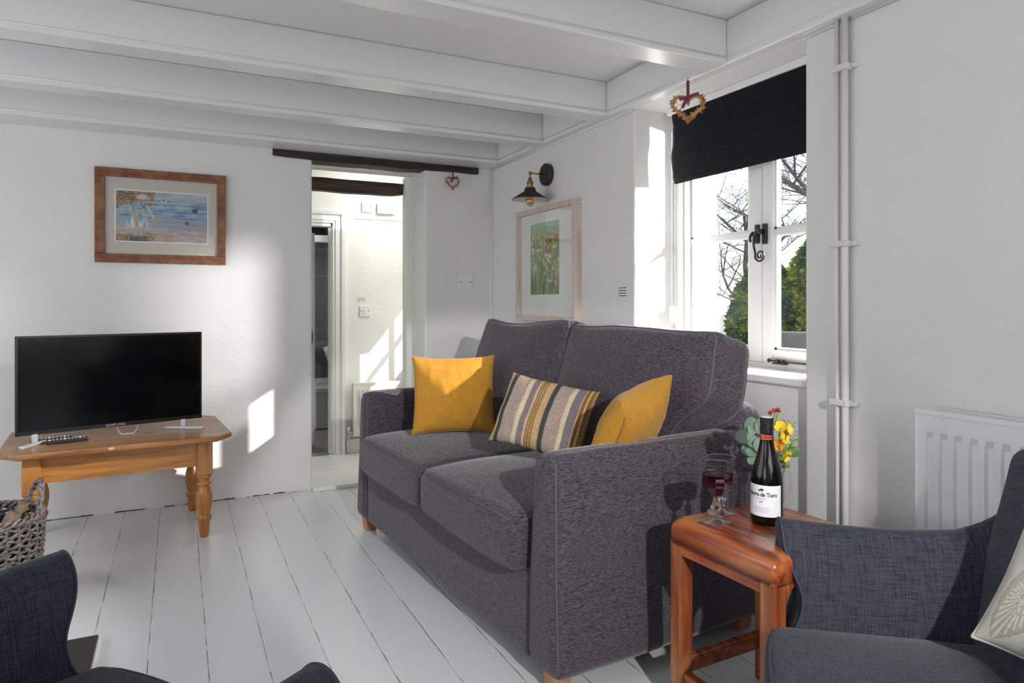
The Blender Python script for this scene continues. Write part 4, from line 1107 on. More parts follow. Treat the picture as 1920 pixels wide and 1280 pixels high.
# inlaid paler blocks of the top (same wood, sapwood colour)
for (x0, x1, y0, y1) in ((-.17, -.06, .11, .165), (.02, .17, -.12, -.05)):
    bm = B(); box(bm, x0, x1, y0, y1, zt-.003, zt+.0001); link('sapwood_patch', bm, wood('sapwood', (.32, .10, .03), (.45, .20, .07), (.55, .30, .12), (2, 9, 9), .28, coat=.5), st)
for sx in (-1, 1):
    for sy in (-1, 1):
        bm = B(); box(bm, sx*(hx-.025)-.025, sx*(hx-.025)+.025, sy*(hy-.025)-.025, sy*(hy-.025)+.025, 0, zt-.06); link('leg', bm, M['rose_leg'], st, bevel=.010, bseg=3)
for sy in (-1, 1):
    bm = B(); box(bm, -hx+.04, hx-.04, sy*(hy-.025)-.014, sy*(hy-.025)+.014, .115, .160); link('stretcher', bm, M['rose'], st, bevel=.003)
    bm = B()
    # shaped apron with rounded inner corners
    pts = [(-hx+.048, .50), (-hx+.048, .445)]
    for k in range(7): a = PI-PI/2*k/6; pts.append((-hx+.048+.045+.045*math.cos(a), .445+.045*math.sin(a)))
    for k in range(7): a = PI/2-PI/2*k/6; pts.append((hx-.048-.045+.045*math.cos(a), .445+.045*math.sin(a)))
    pts += [(hx-.048, .445), (hx-.048, .50)]
    a = [bm.verts.new((x, sy*(hy-.022)-.02, z)) for x, z in pts]; b = [bm.verts.new((x, sy*(hy-.022)+.02, z)) for x, z in pts]
    bm.faces.new(a); bm.faces.new(b[::-1])
    for k in range(len(pts)): bm.faces.new((a[k], b[k], b[(k+1) % len(pts)], a[(k+1) % len(pts)]))
    bmesh.ops.triangulate(bm, faces=[f for f in bm.faces if len(f.verts) > 4])
    link('apron', bm, M['rose'], st)
for sx in (-1, 1):
    bm = B(); box(bm, sx*(hx-.025)-.014, sx*(hx-.025)+.014, -hy+.04, hy-.04, .085, .125); link('stretcher', bm, M['rose'], st, bevel=.003)
    bm = B(); box(bm, sx*(hx-.022)-.02, sx*(hx-.022)+.02, -hy+.045, hy-.045, .47, .50); link('apron', bm, M['rose'], st)

# ------------------------------------------------------------------ wine bottle
bt = thing('wine_bottle', 'dark red wine bottle with a white label on the side table', 'bottle', (1.517, 1.42, zt), 0)
BR = .0437
bm = B(); lathe(bm, [(.036, 0), (.0425, .004), (BR, .010), (BR, .118), (.0418, .136), (.0372, .158), (.0305, .180), (.0242, .205), (.0200, .226), (.0182, .242), (.0176, .262), (.0170, .295)], 48, capt=True); link('glass_body', bm, M['bottle'], bt, smooth=True)
bm = B(); lathe(bm, [(.0181, .256), (.0183, .262), (.0183, .276), (.0176, .277), (.0183, .279), (.0176, .281), (.0183, .283), (.0183, .2995), (.0172, .301)], 32, capb=False)
link('screw_cap', bm, M['capsule'], bt, smooth=False)
bm = B(); lathe(bm, [(.0, .3012), (.0170, .3012), (.0170, .3018), (0, .302)], 32, capb=False, capt=False); link('cap_top', bm, M['captop'], bt)
# wrapped label, facing the camera a little to its left
lab_a = math.atan2(-1.42, -1.517) - R(15)
def wrap(bm, r, zc, ang=0):
    for v in bm.verts:
        a = lab_a + ang + v.co.x/BR; rr = r+v.co.z; z = zc+v.co.y
        v.co = Vector((rr*math.cos(a), rr*math.sin(a), z))
def sheet(bm, w, h, n=30):
    rows = [[bm.verts.new((-w/2+w*i/n, y, 0)) for i in range(n+1)] for y in (-h/2, h/2)]
    for i in range(n): bm.faces.new((rows[0][i], rows[0][i+1], rows[1][i+1], rows[1][i]))
bm = B(); sheet(bm, .110, .088); wrap(bm, BR+.0004, .0705); lb = link('label', bm, M['paper'], bt, smooth=True)
def ltext(s, size, x, z, mat, name='lettering', **k):
    tm = text_mesh(s, size, extrude=.0001, **k); bmesh.ops.triangulate(tm, faces=tm.faces[:])
    for v in tm.verts: v.co.x += x
    wrap(tm, BR+.0006, z); link(name, tm, mat, lb)
ltext('Sangre de Toro', .0160, -.003, .088, M['ink'], bold=.00035, spacing=.86)
ltext('ORIGINAL', .0050, -.004, .0765, M['inkred'], spacing=1.3)
ltext('2018', .0050, -.004, .068, M['ink'], bold=.0001)
for k, (w_, z_) in enumerate(((.040, .053), (.046, .0495), (.05, .046), (.044, .0425), (.036, .0385))):
    bm = B(); n = 24; rows = [[bm.verts.new((-.003-w_/2+w_*i/n, y, 0)) for i in range(n+1)] for y in (-.0006, .0006)]
    for i in range(n):
        if (i*7+k*3) % 5: bm.faces.new((rows[0][i], rows[0][i+1], rows[1][i+1], rows[1][i]))
    wrap(bm, BR+.0006, z_); link('fine_print', bm, M['inkgrey'], lb)
# the little leaping bull
bull = [(-.0075, .000), (-.0055, .0012), (-.003, .0008), (-.001, .0030), (.0015, .0038), (.004, .0030), (.0065, .0016), (.0060, .0006), (.0045, .0008), (.005, -.0018), (.0038, -.0008), (.0032, -.0004), (.0028, -.0028), (.0015, -.0008), (-.001, -.0012), (-.0035, -.0022), (-.0065, -.0016), (-.004, -.0008), (-.0055, 0.0)]
bm = B(); bm.faces.new([bm.verts.new((x*1.3-.004, y*1.4, .0001)) for x, y in bull]); bmesh.ops.triangulate(bm, faces=bm.faces[:]); wrap(bm, BR+.0006, .1005); link('bull_emblem', bm, M['ink'], lb)
def wrap2(bm, r, zc):
    for v in bm.verts:
        a = lab_a + v.co.x/r; rr = r+v.co.z
        v.co = Vector((rr*math.cos(a), rr*math.sin(a), zc+v.co.y))
bm = B(); n = 24; rows = []
for y in (-1, 1): rows.append([bm.verts.new((-.022+.044*i/n, y*(.0058+.0022*math.exp(-((i-8)/3.5)**2)), 0)) for i in range(n+1)])
for i in range(n): bm.faces.new((rows[0][i], rows[0][i+1], rows[1][i+1], rows[1][i]))
wrap2(bm, .0189, .246); sl = link('neck_seal', bm, M['red_seal'], bt, smooth=True)
bm = B()
for s in (-1, 1):
    rr = [[bm.verts.new((-.022+.044*i/n, s*(.0058+.0022*math.exp(-((i-8)/3.5)**2)+d), .0002)) for i in range(n+1)] for d in (-.0007, .0003)]
    for i in range(n): bm.faces.new((rr[0][i], rr[0][i+1], rr[1][i+1], rr[1][i]))
ring = [[bm.verts.new((-.0075+r*math.cos(a), r*math.sin(a), .0002)) for a in [2*PI*k/20 for k in range(20)]] for r in (.0050, .0058)]
for k in range(20): bm.faces.new((ring[0][k], ring[0][(k+1) % 20], ring[1][(k+1) % 20], ring[1][k]))
bm.faces.new([bm.verts.new((-.0075+x*.5, y*.6, .0002)) for x, y in bull])
wrap2(bm, .0190, .246); link('seal_print', bm, M['gold'], sl)

# ------------------------------------------------------------------ wine glasses
def wine_glass(loc, label, level, rz):
    t = thing('wine_glass', label, 'wine glass', loc, rz); t.scale = (.97, .97, .965)
    bm = B()
    lathe(bm, [(.0, .0005), (.042, .0005), (.0425, .0018), (.040, .0032), (.016, .0075), (.008, .011)], 40, capb=False, capt=False)
    g = link('foot', bm, M['stemglass'], t, smooth=True)
    bm = B(); lathe(bm, [(.008, .0105), (.0075, .016), (.0115, .021), (.0075, .027), (.0075, .030), (.0155, .042), (.0125, .052), (.007, .064), (.0065, .072), (.010, .078)], 8)
    link('stem', bm, M['stemglass'], t)
    bm = B(); lathe(bm, [(.008, .077), (.024, .080), (.035, .090), (.0405, .108), (.0425, .125), (.0410, .134), (.0425, .150), (.0445, .1735)], 10, capb=True, capt=False)
    link('bowl', bm, M['glass'], t)
    bm = B(); lathe(bm, [(0.0438, .1725), (.0452, .1732), (.0445, .1748), (.0432, .1738), (.0438, .1725)], 10, capb=False, capt=False); link('rim', bm, M['stemglass'], t)
    k = .965; pr = [(.008, .0785), (.024, .0815), (.035, .091), (.0405, .108), (.0425, .125), (.0410, .134)]
    pr = [(r*k, z) for r, z in pr if z < level-.002] + [(.0405*k, level), (0, level)]
    bm = B(); lathe(bm, pr, 10, capb=True, capt=False); link('wine', bm, M['wine'], t)
    return t
wine_glass((1.390, 1.490, zt), 'cut glass goblet of red wine nearest the camera on the side table', .142, .2)
wine_glass((1.463, 1.545, zt), 'goblet of red wine standing behind the other goblet', .120, .7)

# ------------------------------------------------------------------ flowers in a glass jug
VP = PX_(1449, 965, 2.13); VP.z = zt
jug = thing('glass_jug', 'small clear glass jug with a handle holding the flowers behind the bottle', 'jug', VP)
bm = B(); lathe(bm, [(0, 0), (.030, 0), (.034, .004), (.034, .10), (.036, .115), (.0345, .115), (.032, .10), (.032, .008), (0, .006)], 28, capb=False, capt=False); link('glass', bm, M['glass'], jug, smooth=True)
bm = B(); hd = Rt*.9-Fw*.2
tube(bm, [Vector((0, 0, 0))+hd*a+Vector((0, 0, b)) for a, b in [(p.x, p.z) for p in crv([(.034, 0, .098), (.050, 0, .100), (.058, 0, .085), (.058, 0, .05), (.050, 0, .022), (.034, 0, .018)], 24)]], .0042, 8); link('handle', bm, M['glass'], jug, smooth=True)
rf = random.Random(9)
def stem(bm, a, b, r=.0013, bend=.02, n=8):
    a, b = Vector(a), Vector(b); m_ = (a+b)/2+Vector((rf.uniform(-1, 1), rf.uniform(-1, 1), .3))*bend; pts = crv([a, m_, b], n); tube(bm, pts, r, 5); return pts
def base(): return Vector((rf.uniform(-.012, .012), rf.uniform(-.012, .012), .014))
def disc_leaf(bm, c, nrm, up, L_, W_, cup=.2, n=10):
    nrm = Vector(nrm).normalized(); up = Vector(up); up = (up-nrm*up.dot(nrm)).normalized(); s = up.cross(nrm)
    ctr = bm.verts.new(c+up*L_*.5+nrm*(-cup*W_*.5)); ring = []
    for k in range(16):
        a = 2*PI*k/16; ring.append(bm.verts.new(c+up*(L_*.5*(1-math.cos(a)))+s*(W_*.5*math.sin(a))+nrm*cup*W_*.4*abs(math.sin(a))))
    for k in range(16): bm.faces.new((ctr, ring[k], ring[(k+1) % 16]))
def at(px, py, d=0): return PX_(px, py, 2.13+d)-VP
def flower_thing(name, label, cat): return thing(name, label, cat, VP)
camv = (-Fw)
# eucalyptus sprigs
def eucalyptus(label, tip, lv):
    t = flower_thing('eucalyptus_sprig', label, 'foliage'); bm = B(); stem(bm, base(), tip); link('stem', bm, M['twig'], t, smooth=True)
    for (px, py, L_, W_, ang, til) in lv:
        bm = B(); up = Rt*math.cos(R(ang))+Up*math.sin(R(ang)); disc_leaf(bm, at(px, py, rf.uniform(-.02, .02)), camv+Up*til+Rt*rf.uniform(-.3, .3), up, L_, W_); link('leaf', bm, M['eucalyptus'], t, smooth=True)
eucalyptus('grey green eucalyptus sprig reaching out to the left of the bottle', at(1392, 815), [(1405, 822, .045, .043, 165, .3), (1418, 836, .050, .040, 200, .5), (1425, 846, .055, .034, 190, .9), (1408, 818, .035, .010, 100, .2), (1422, 850, .05, .03, 225, .6)])
eucalyptus('rounder dark green sprig close behind the bottle neck', at(1425, 790), [(1404, 815, .058, .05, 70, .2), (1420, 812, .050, .045, 60, .3), (1418, 838, .045, .04, 120, .4), (1428, 850, .05, .045, 95, .3)])
t = flower_thing('leafy_sprig', 'dark green oval leaf sprig low on the right of the posy', 'foliage'); bm = B(); stem(bm, base(), at(1478, 842)); link('stem', bm, M['leaf'], t, smooth=True)
for (px, py, L_, W_, ang) in ((1474, 850, .050, .036, 15), (1468, 862, .03, .02, -60), (1462, 852, .035, .026, 200)):
    bm = B(); disc_leaf(bm, at(px, py, -.01), camv+Up*.5, Rt*math.cos(R(ang))+Up*math.sin(R(ang)), L_, W_); link('leaf', bm, M['leaf'], t, smooth=True)
# feathery greens
def feather(label, tip, n, L_, mat, spread=.045):
    t = flower_thing('feathery_sprig', label, 'foliage'); bm = B(); pts = stem(bm, base(), tip, .001, .015, 12); link('stem', bm, mat, t, smooth=True)
    bm = B(); a, b = pts[-1], pts[-5]
    for k in range(n):
        q = k/n; c = pts[int(len(pts)*.45)+int((len(pts)*.55-1)*q)]
        d = (Rt*rf.uniform(-1, 1)+Fw*rf.uniform(-.6, .6)+Up*rf.uniform(-.1, 1.1)).normalized(); s = d.orthogonal().normalized(); l = L_*rf.uniform(.5, 1.1)
        v = [bm.verts.new(x) for x in (c, c+d*l*.4+s*l*.14, c+d*l, c+d*l*.4-s*l*.14)]; bm.faces.new(v)
    link('needles', bm, mat, t)
feather('bright green feathery sprig rising at the right of the posy', at(1488, 780), 46, .03, M['fern'])
feather('green feathery sprig leaning out to the right of the yellow flowers', at(1494, 806), 44, .028, M['fern'])
feather('yellow green tuft at the left end of the posy', at(1388, 795), 30, .018, M['fern'])
feather('small dark sprig hanging under the yellow flowers', at(1466, 868, -.03), 20, .014, M['leaf'])
t = flower_thing('grass_blade', 'pointed bright green blade rising above the bottle cap', 'foliage'); bm = B(); p0, p1 = at(1458, 788), at(1464, 764)
v = [bm.verts.new(q) for q in (p0-Rt*.004, p0+Rt*.005, p0+(p1-p0)*.5+Rt*.0045, p1, p0+(p1-p0)*.5-Rt*.004)]; bm.faces.new(v); stem(bm, base(), p0, .001); link('blade', bm, M['fern'], t)
# yellow cups
def bloom(label, px, py, size_, tilt, mat, name='yellow_flower', n=5, d=-.02):
    size = size_*1.25; t = flower_thing(name, label, 'flower'); c = at(px, py, d); bm = B(); stem(bm, base(), c, .0013); link('stem', bm, M['leaf'], t, smooth=True)
    ax = (camv*.55+Rt*tilt[0]+Up*tilt[1]).normalized(); s = ax.orthogonal().normalized(); u = ax.cross(s)
    for k in range(n):
        bm = B(); a = 2*PI*k/n; o = (s*math.cos(a)+u*math.sin(a)); w = ax.cross(o)
        rows = []
        for i in range(5):
            q = i/4; r_ = size*(.15+.85*q**.8); h_ = size*.75*q**.7; wd = size*.62*math.sin(PI*(.12+.76*q))
            rows.append([bm.verts.new(c+o*r_*.8+ax*(h_-size*.5)+w*wd*x+ax*(.12*size*x*x)) for x in (-1, -.4, .4, 1)])
        for a_, b_ in zip(rows, rows[1:]):
            for k2 in range(3): bm.faces.new((a_[k2], a_[k2+1], b_[k2+1], b_[k2]))
        link('petal', bm, mat, t, smooth=True)
bloom('topmost pale yellow flower right of the bottle neck', 1463, 801, .019, (-.2, .5), M['petal'])
bloom('yellow flower just right of the topmost one', 1477, 804, .018, (.5, .2), M['petal'])
bloom('middle yellow flower beside the bottle neck', 1468, 820, .020, (.3, .2), M['petal'])
bloom('orange yellow flower touching the bottle shoulder', 1459, 834, .017, (-.1, .1), M['petal_orange'], 'orange_flower')
bloom('lowest yellow flower of the posy', 1473, 853, .020, (.4, -.2), M['petal'])
bloom('small dark red flower above the bottle cap on the right', 1452, 770, .008, (0, .6), M['petal_red'], 'red_flower', 6)
bloom('small dark red flower above the middle of the bottle cap', 1444, 774, .007, (-.4, .5), M['petal_red'], 'red_flower', 6)
bloom('small dark red flower at the far right of the red pair', 1459, 769, .008, (.4, .5), M['petal_red'], 'red_flower', 6)
for (px, py), l in (((1470, 790), 'violet sprig above the yellow flowers'), ((1483, 797), 'violet sprig right of the topmost yellow flower')):
    t = flower_thing('violet_sprig', l, 'flower'); bm = B(); pts = stem(bm, base(), at(px, py), .0009); link('stem', bm, M['leaf'], t)
    bm = B()
    for k in range(14):
        c = at(px, py)+Vector((rf.uniform(-.012, .012), rf.uniform(-.01, .01), rf.uniform(-.006, .006))); lathe(bm, [(0, -.0025), (.0025, 0), (0, .0025)], 6, c=c, capb=False, capt=False)
    link('florets', bm, M['petal_violet'], t)
# ================================================================== PICTURES
def lerp(a, b, t): t = max(0, min(1, t)); return tuple(a[i]+(b[i]-a[i])*t for i in range(3))
def seaside(u, v):
    """loosely brushed seaside: a child in a sun hat on a sandy shore"""
    n1 = nz(u*5, v*22, 1); n2 = nz(u*22, v*60, 4); n3 = nz(u*40, v*40, 7)
    sea = lerp((.09, .20, .36), (.42, .52, .60), .5+.9*n1+.5*n2); c = sea
    if v < .50+.05*n1: c = lerp((.42, .36, .36), (.20, .33, .50), .5+1.3*nz(u*4+3, v*26, 2)+.3*n2)
    if v < .30+.04*n1-.05*u: c = lerp((.40, .30, .24), (.50, .46, .48), .5+1.2*nz(u*6, v*18, 6)+.5*n3)
    if v < .15+.07*n3+.05*n1 and u < .42+.25*n3: c = lerp((.22, .13, .07), (.45, .32, .12), .5+1.2*n3)
    if v > .66+.16*n1+.12*n3+.34*u: c = lerp((.10, .08, .06), (.48, .30, .12), .55+1.6*n3)
    if v > .84+.08*n1 and u > .42+.1*n3: c = lerp((.30, .38, .46), (.50, .54, .56), .5+n1)
    if u < .2 and v > .82: c = lerp((.06, .05, .06), (.4, .25, .1), .4+1.5*n3)
    def el(cx, cy, rx, ry): return ((u-cx)/rx)**2+((v-cy)/ry)**2 + n3*.35
    if el(.86, .66, .035, .045) < 1 or el(.77, .40, .025, .035) < 1: c = (.06, .07, .09)
    # figure
    skirtw = .07+.10*max(0, (.62-v))/.4
    if .26+.08*n3 < v < .62 and abs(u-.215-.05*(.62-v)) < skirtw*.8*(1+.5*n2): c = lerp((.16, .34, .46), (.62, .66, .68), .5+1.3*nz(u*26, v*5, 8)+.3*n3)
    if .28+.1*n3 < v < .58 and abs(u-.195-.1*(.6-v)) < .020*(1+.8*n3): c = lerp((.42, .27, .08), (.55, .42, .22), .5+n3)
    if .58 < v < .78 and abs(u-.235) < (.05+.03*(.78-v)/.2)*(1+.5*n3): c = lerp((.10, .22, .30), (.38, .50, .54), .5+1.5*n3)
    if el(.262, .825, .05, .035) < 1: c = (.45, .20, .12)
    if el(.262, .60, .045, .035) < 1: c = (.50, .36, .27)
    if .45 < v < .72 and abs(u-.33-.28*(.72-v)) < .018: c = (.48, .52, .52)
    if el(.405, .42, .022, .045) < 1: c = (.50, .36, .28)
    if el(.275, .895, .06, .05) < 1 or el(.29, .87, .075, .022) < 1: c = lerp((.30, .44, .55), (.62, .68, .70), .5+1.5*n3)
    if .10 < v < .27 and (abs(u-.205) < .022 or abs(u-.265) < .02): c = (.50, .38, .33)
    if v < .10+.06*n3 and .12+.1*n3 < u < .32+.2*n3: c = lerp((.04, .05, .08), (.12, .10, .10), .5+n3)
    return tuple(max(0.01, min(.9, x)) for x in c)
rp = random.Random(3)
POP = [(.25, .78, .055, (.55, .07, .03)), (.15, .68, .05, (.38, .05, .05)), (.45, .78, .05, (.52, .08, .04)), (.90, .78, .075, (.62, .06, .03)), (.90, .60, .05, (.58, .10, .05)), (.70, .70, .06, (.50, .08, .06)), (.45, .64, .055, (.55, .18, .12)), (.65, .62, .04, (.30, .03, .06)), (.86, .45, .045, (.60, .25, .12)), (.92, .30, .055, (.58, .24, .16)), (.90, .15, .05, (.55, .14, .08)), (.75, .2, .04, (.55, .25, .12)), (.53, .55, .04, (.45, .14, .10)), (.75, .54, .03, (.55, .2, .1))]
DOT = [(rp.random(), rp.gauss(.52, .15), rp.uniform(.012, .03), rp.choice([(.72, .62, .12), (.75, .70, .60), (.25, .38, .45), (.70, .45, .10), (.50, .12, .08), (.80, .78, .72), (.30, .20, .35), (.62, .66, .20)])) for _ in range(150)]
def poppies(u, v):
    n1 = nz(u*14, v*4, 1); n2 = nz(u*40, v*14, 5); n3 = nz(u*30, v*30, 3)
    c = lerp((.07, .17, .03), (.30, .44, .18), v*1.1+.5*n1)
    if v > .75: c = lerp(c, (.34, .50, .34), (v-.75)*4)
    c = lerp(c, (.20, .30, .06), .5*max(0, n2*2))
    if v < .45: c = lerp(c, (.03, .08, .02), .7*max(0, -n1*2.2)); c = lerp(c, (.30, .42, .08), max(0, n1*1.6))
    for cx, cy, r, k in POP:
        if ((u-cx)/r)**2+((v-cy)/(r*.8))**2+n3*.5 < 1: c = lerp(k, (.75, .35, .22), .4+n2)
        if ((u-cx)/r)**2+((v-cy)/(r*.8))**2 < .08: c = (.10, .03, .05)
    for cx, cy, r, k in DOT:
        if abs(u-cx) < r and abs(v-cy) < r and ((u-cx)/r)**2+((v-cy)/r/.8)**2 < 1: c = k
    for cx, top in ((.38, .92), (.60, .95), (.70, .90), (.30, .86), (.08, .84)):
        if .6 < v < top and abs(u-cx-.05*math.sin(v*20+cx*9)) < .006: c = (.04, .08, .03)
    return c
def picture(name, label, loc, rz, w, h, d, fw, frame_mat, mount_mat, colf, pw, ph, pc, res, border=False):
    t = thing(name, label, 'picture', loc, rz)       # centre on the wall; -y towards the room
    for nm, (x0, x1, z0, z1) in (('rail', (-w/2, w/2, h/2-fw, h/2)), ('rail', (-w/2, w/2, -h/2, -h/2+fw)), ('stile', (-w/2, -w/2+fw, -h/2+fw, h/2-fw)), ('stile', (w/2-fw, w/2, -h/2+fw, h/2-fw))):
        bm = B(); box(bm, x0, x1, -d, 0, z0, z1)
        if border:
            if nm == 'rail': s = 1 if z0 < 0 else -1; z_in = z1 if z0 < 0 else z0; box(bm, -w/2+fw*.6, w/2-fw*.6, -d-.004, -d, min(z_in-s*fw*.3, z_in-s*fw*.45), max(z_in-s*fw*.3, z_in-s*fw*.45))
        link('frame_'+nm, bm, frame_mat, t, bevel=.003)
    bm = B(); box(bm, -w/2+fw, w/2-fw, -d*.45, -d*.35, -h/2+fw, h/2-fw); link('mount', bm, mount_mat, t)
    bm = B(); e = .007; box(bm, pc[0]-pw/2-e, pc[0]+pw/2+e, -d*.45-.0008, -d*.45, pc[1]-ph/2-e, pc[1]+ph/2+e); link('mount_bevel', bm, M['paper'], t)
    paint_grid('print', res[0], res[1], pw, ph, colf, M['paint'], t, Matrix.Translation((pc[0], -d*.45-.0016, pc[1])))
    bm = B(); box(bm, -w/2+fw, w/2-fw, -d*.62, -d*.58, -h/2+fw, h/2-fw); link('glazing', bm, M['picglass'], t)
picture('framed_picture', 'oak framed seaside picture of a child in a hat above the television', (-.078, YB, 1.698), 0, .682, .538, .025, .05, M['frame_oak'], M['mount'], seaside, .474, .287, (.0, .0), (190, 120), True)
picture('framed_picture', 'pale wood framed poppy picture on the wall over the sofa', (XR, 3.628, 1.437), R(-90), .742, .706, .045, .032, M['frame_pale'], M['mount2'], poppies, .36, .445, (-.02, .035), (120, 150))

# ================================================================== WALL LAMP
wl = thing('wall_lamp', 'industrial style wall lamp with a dark metal shade above the poppy picture', 'wall lamp', (XR, 3.635, 1.985))
bm = B(); lathe(bm, [(.068, 0), (.068, .026), (.064, .031), (0, .031)], 40, capt=False, M4=Matrix.Rotation(R(-90), 4, 'Y')); link('back_plate', bm, M['bronze'], wl, bevel=.002)
bm = B(); tube(bm, [(-.03, 0, 0), (-.125, 0, 0)], .0048, 10); lathe(bm, [(0, -.0105), (.008, -.008), (.0105, 0), (.008, .008), (0, .0105)], 16, c=(-.128, 0, 0), capb=False, capt=False); tube(bm, [(-.128, 0, 0), (-.128, 0, -.04)], .0052, 10); link('arm', bm, M['brass'], wl, smooth=True)
bm = B(); lathe(bm, [(.006, -.025), (.010, -.030), (.013, -.048), (.022, -.056), (.022, -.062), (.018, -.064), (.018, -.078), (.022, -.080), (.022, -.088)][::-1], 24, c=(-.128, 0, 0)); link('lamp_holder', bm, M['brass'], wl, smooth=False)
bm = B(); lathe(bm, [(.020, -.088), (.033, -.092), (.034, -.104), (.038, -.108), (.038, -.112), (.111, -.158), (.112, -.161)], 40, c=(-.128, 0, 0), capb=False, capt=False); link('lamp_shade', bm, M['bronze'], wl, smooth=True)
bm = B(); lathe(bm, [(.110, -.1605), (.036, -.1135), (.0, -.112)], 40, c=(-.128, 0, 0), capb=False, capt=False); link('shade_lining', bm, M['shade_in'], wl, smooth=True)
bm = B(); lathe(bm, [(.012, -.115), (.014, -.135), (.026, -.152), (.0295, -.172), (.024, -.192), (.012, -.201), (0, -.203)], 24, c=(-.128, 0, 0), capt=False); link('bulb', bm, M['bulb'], wl, smooth=True)
bm = B()
for k in range(5): a = 2*PI*k/5; tube(bm, [(-.128+.004*math.cos(a), .004*math.sin(a), -.135), (-.128+.013*math.cos(a+.3), .013*math.sin(a+.3), -.17), (-.128+.005*math.cos(a+.6), .005*math.sin(a+.6), -.185)], .0012, 4)
link('filament', bm, M['filament'], wl)

# ================================================================== HEART WREATHS
def heart(label, hook, ax, size, seed, drop):
    """hook: point it hangs from; ax: unit vector across the heart; size = width"""
    t = thing('heart_wreath', label, 'wreath', hook); rr = random.Random(seed); ax = Vector(ax).normalized(); nrm = ax.cross(Up)
    def hp(a):
        x = 16*math.sin(a)**3; y = 13*math.cos(a)-5*math.cos(2*a)-2*math.cos(3*a)-math.cos(4*a); k = size/32*.86
        return ax*(x*k)+Up*((y-5)*k*.92-drop)
    pts = [hp(2*PI*k/60) for k in range(60)]
    bm = B(); tube(bm, pts, size*.05, 6, closed=True); link('ring', bm, M['cone'], t, smooth=True)
    bm = B(); b2 = B()
    for k in range(230):
        a = rr.uniform(0, 2*PI); p = hp(a); c0 = Vector((0, 0, -drop)); out = (p-c0-Up*.0).normalized()
        d = (out*rr.uniform(-.6, 1.0)+nrm*rr.uniform(-.8, .8)+ax*rr.uniform(-.4, .4)+Up*rr.uniform(-.4, .4)).normalized(); L_ = size*rr.uniform(.09, .16)
        tgt = bm if rr.random() < .7 else b2
        s = d.orthogonal().normalized(); u = d.cross(s); w = L_*.28
        q = [tgt.verts.new(p+s*w), tgt.verts.new(p+u*w), tgt.verts.new(p-s*w), tgt.verts.new(p-u*w)]; tp = tgt.verts.new(p+d*L_)
        for i in range(4): tgt.faces.new((q[i], q[(i+1) % 4], tp))
    link('husks', bm, M['cone'], t); link('dark_husks', b2, M['cone_dark'], t)
    bm = B(); w = size*.045
    def rib(pts):
        for a, b in zip(pts, pts[1:]):
            d = (b-a).normalized(); s = d.cross(nrm).normalized()*w
            v = [bm.verts.new(x) for x in (a-s+nrm*.001, a+s+nrm*.001, b+s+nrm*.001, b-s+nrm*.001)]; bm.faces.new(v)
            v = [bm.verts.new(x) for x in (a-s-nrm*.001, a+s-nrm*.001, b+s-nrm*.001, b-s-nrm*.001)]; bm.faces.new(v[::-1])
    kn = Up*(-drop+size*.12)+nrm*size*.10
    rib([Vector((0, 0, 0)), kn]); rib([kn, kn+ax*size*.15+Up*size*.06, kn+ax*size*.30+Up*size*.10]); rib([kn, kn-ax*size*.12-Up*size*.02, kn-ax*size*.24-Up*size*.05]); rib([kn, kn-ax*size*.10-Up*size*.16, kn-ax*size*.16-Up*size*.30])
    link('ribbon', bm, M['ribbon'], t)
    bm = B(); tube(bm, [(0, 0, .012), (0, 0, -.004)], .0016, 6); link('hook', bm, M['iron'], t)
heart('husk heart wreath with burgundy ribbon hanging from the beam in front of the blind', (1.975, 2.285, 2.158), (.78, -.62, .0), .150, 2, .095)
heart('small husk heart wreath hanging from the dark lintel by the doorway', (1.728, YB-.035, 2.118), (1, 0, 0), .110, 5, .062)

# ================================================================== LIGHT
w = bpy.data.worlds.new('World'); bpy.context.scene.world = w; w.use_nodes = True
nt = w.node_tree; bg = nt.nodes['Background']
sky = nt.nodes.new('ShaderNodeTexSky'); sky.sky_type = 'NISHITA'; sky.sun_disc = False; sky.sun_elevation = R(38); sky.sun_rotation = R(121); sky.air_density = 1.2; sky.dust_density = 2.5
mixc = nt.nodes.new('ShaderNodeMixRGB'); mixc.inputs[0].default_value = .55; mixc.inputs[2].default_value = (7.5, 7.9, 8.4, 1)
nt.links.new(sky.outputs[0], mixc.inputs[1]); nt.links.new(mixc.outputs[0], bg.inputs[0]); bg.inputs[1].default_value = .32
sd = bpy.data.lights.new('sun', 'SUN'); sd.energy = 9; sd.angle = R(.55); sd.color = (1, .965, .90)
so = bpy.data.objects.new('sun', sd); C.objects.link(so); so.rotation_euler = Vector((-1, 1.13, -.67)).to_track_quat('-Z', 'Y').to_euler()
def area(name, loc, target, sx, sy, e, col=(1, 1, 1)):
    a = bpy.data.lights.new(name, 'AREA'); a.shape = 'RECTANGLE'; a.size = sx; a.size_y = sy; a.energy = e; a.color = col
    o = bpy.data.objects.new(name, a); C.objects.link(o); o.location = loc; o.rotation_euler = (Vector(target)-Vector(loc)).to_track_quat('-Z', 'Y').to_euler(); return o
area('near_fill', (1.22, YN-.05, 1.48), (.9, 3, 1.3), 1.2, 1.15, 26, (.97, .985, 1))  # added fill behind the camera, to brighten the room
sp_ = bpy.data.lights.new('glint', 'SPOT'); sp_.energy = 950; sp_.spot_size = R(110); sp_.spot_blend = .3; sp_.shadow_soft_size = .075; sp_.color = (1, .985, .96)
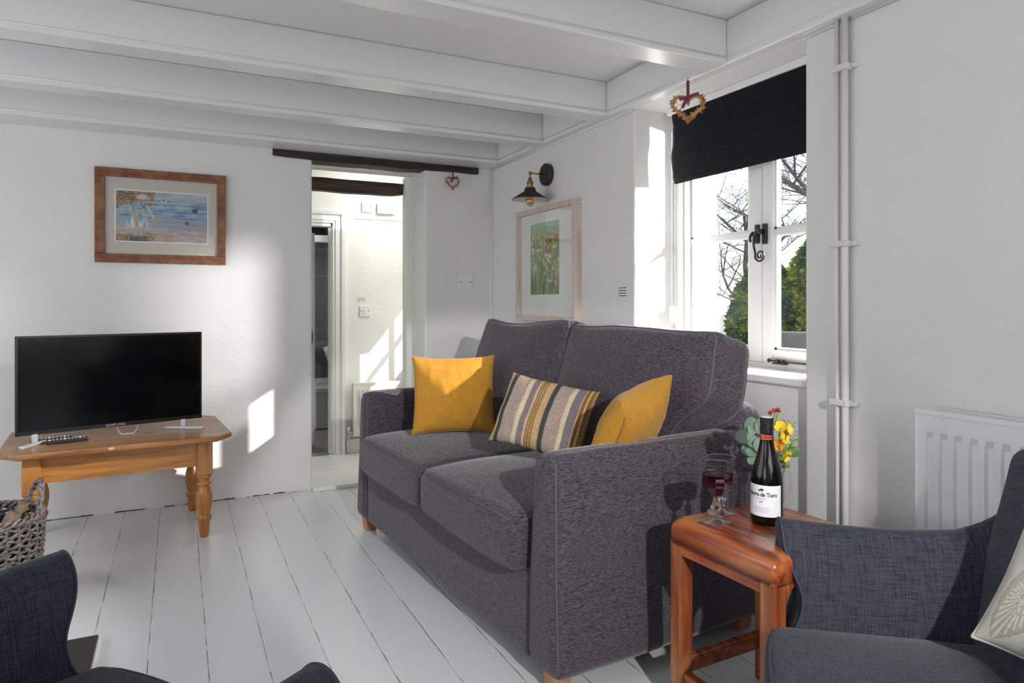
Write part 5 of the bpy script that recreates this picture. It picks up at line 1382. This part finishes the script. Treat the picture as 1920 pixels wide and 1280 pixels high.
spo = bpy.data.objects.new('glint', sp_); C.objects.link(spo); spo.location = (3.2, 1.5, 1.93); spo.rotation_euler = (Vector((0, 3.6, .9))-Vector((3.2, 1.5, 1.93))).to_track_quat('-Z', 'Y').to_euler()
area('hall_fill', (1.75, 5.15, 2.3), (1.0, 5.5, .8), .4, .4, 11, (1, 1, .96))  # added fill lamp that lifts the hall wall, no fitting there
area('left_fill', (XL-.05, 2.4, 1.45), (2, 2.2, 1.1), 2.6, 1.2, 20, (.95, .975, 1))  # soft fill added in the unseen left wall
area('second_left_fill', (XL-.05, -.65, 1.45), (2.2, 1.9, .8), 1.1, 1.1, 20, (.97, .985, 1))  # another added fill, aimed at the board below the sill
st_ = bpy.data.lights.new('strobe', 'SPOT'); st_.energy = 400; st_.spot_size = R(31); st_.spot_blend = .25; st_.shadow_soft_size = .035; st_.color = (1, .985, .96)
sto = bpy.data.objects.new('strobe', st_); C.objects.link(sto); sto.location = (.50, -1.3, 1.90); sto.rotation_euler = (Vector((1.22, 1.75, .62))-Vector((.50, -1.3, 1.90))).to_track_quat('-Z', 'Y').to_euler()

# ================================================================== GROUPS of things of one kind
GR = {'armchair': 'charcoal linen armchairs', 'wine_glass': 'goblets of red wine on the side table', 'remote_control': 'remote controls on the pine table', 'log': 'logs in the wicker basket',
      'pipe_clip': 'clips on the wall pipes', 'water_pipe': 'painted pipes on the window wall', 'heart_wreath': 'husk heart wreaths', 'yellow_flower': 'yellow flowers in the posy', 'red_flower': 'small red flowers in the posy',
      'violet_sprig': 'violet sprigs in the posy', 'eucalyptus_sprig': 'eucalyptus sprigs in the posy', 'feathery_sprig': 'feathery sprigs in the posy', 'conifer': 'conifers outside the window', 'garden_tree': 'garden trees outside the window',
      'notice': 'small notices on the walls', 'radiator': 'panel radiators', 'framed_picture': 'framed pictures', 'scatter_cushion': 'scatter cushions'}
for o in bpy.data.objects:
    b_ = o.name.split('.')[0]
    if o.parent is None and b_ in GR and 'kind' not in o: o['group'] = GR[b_]
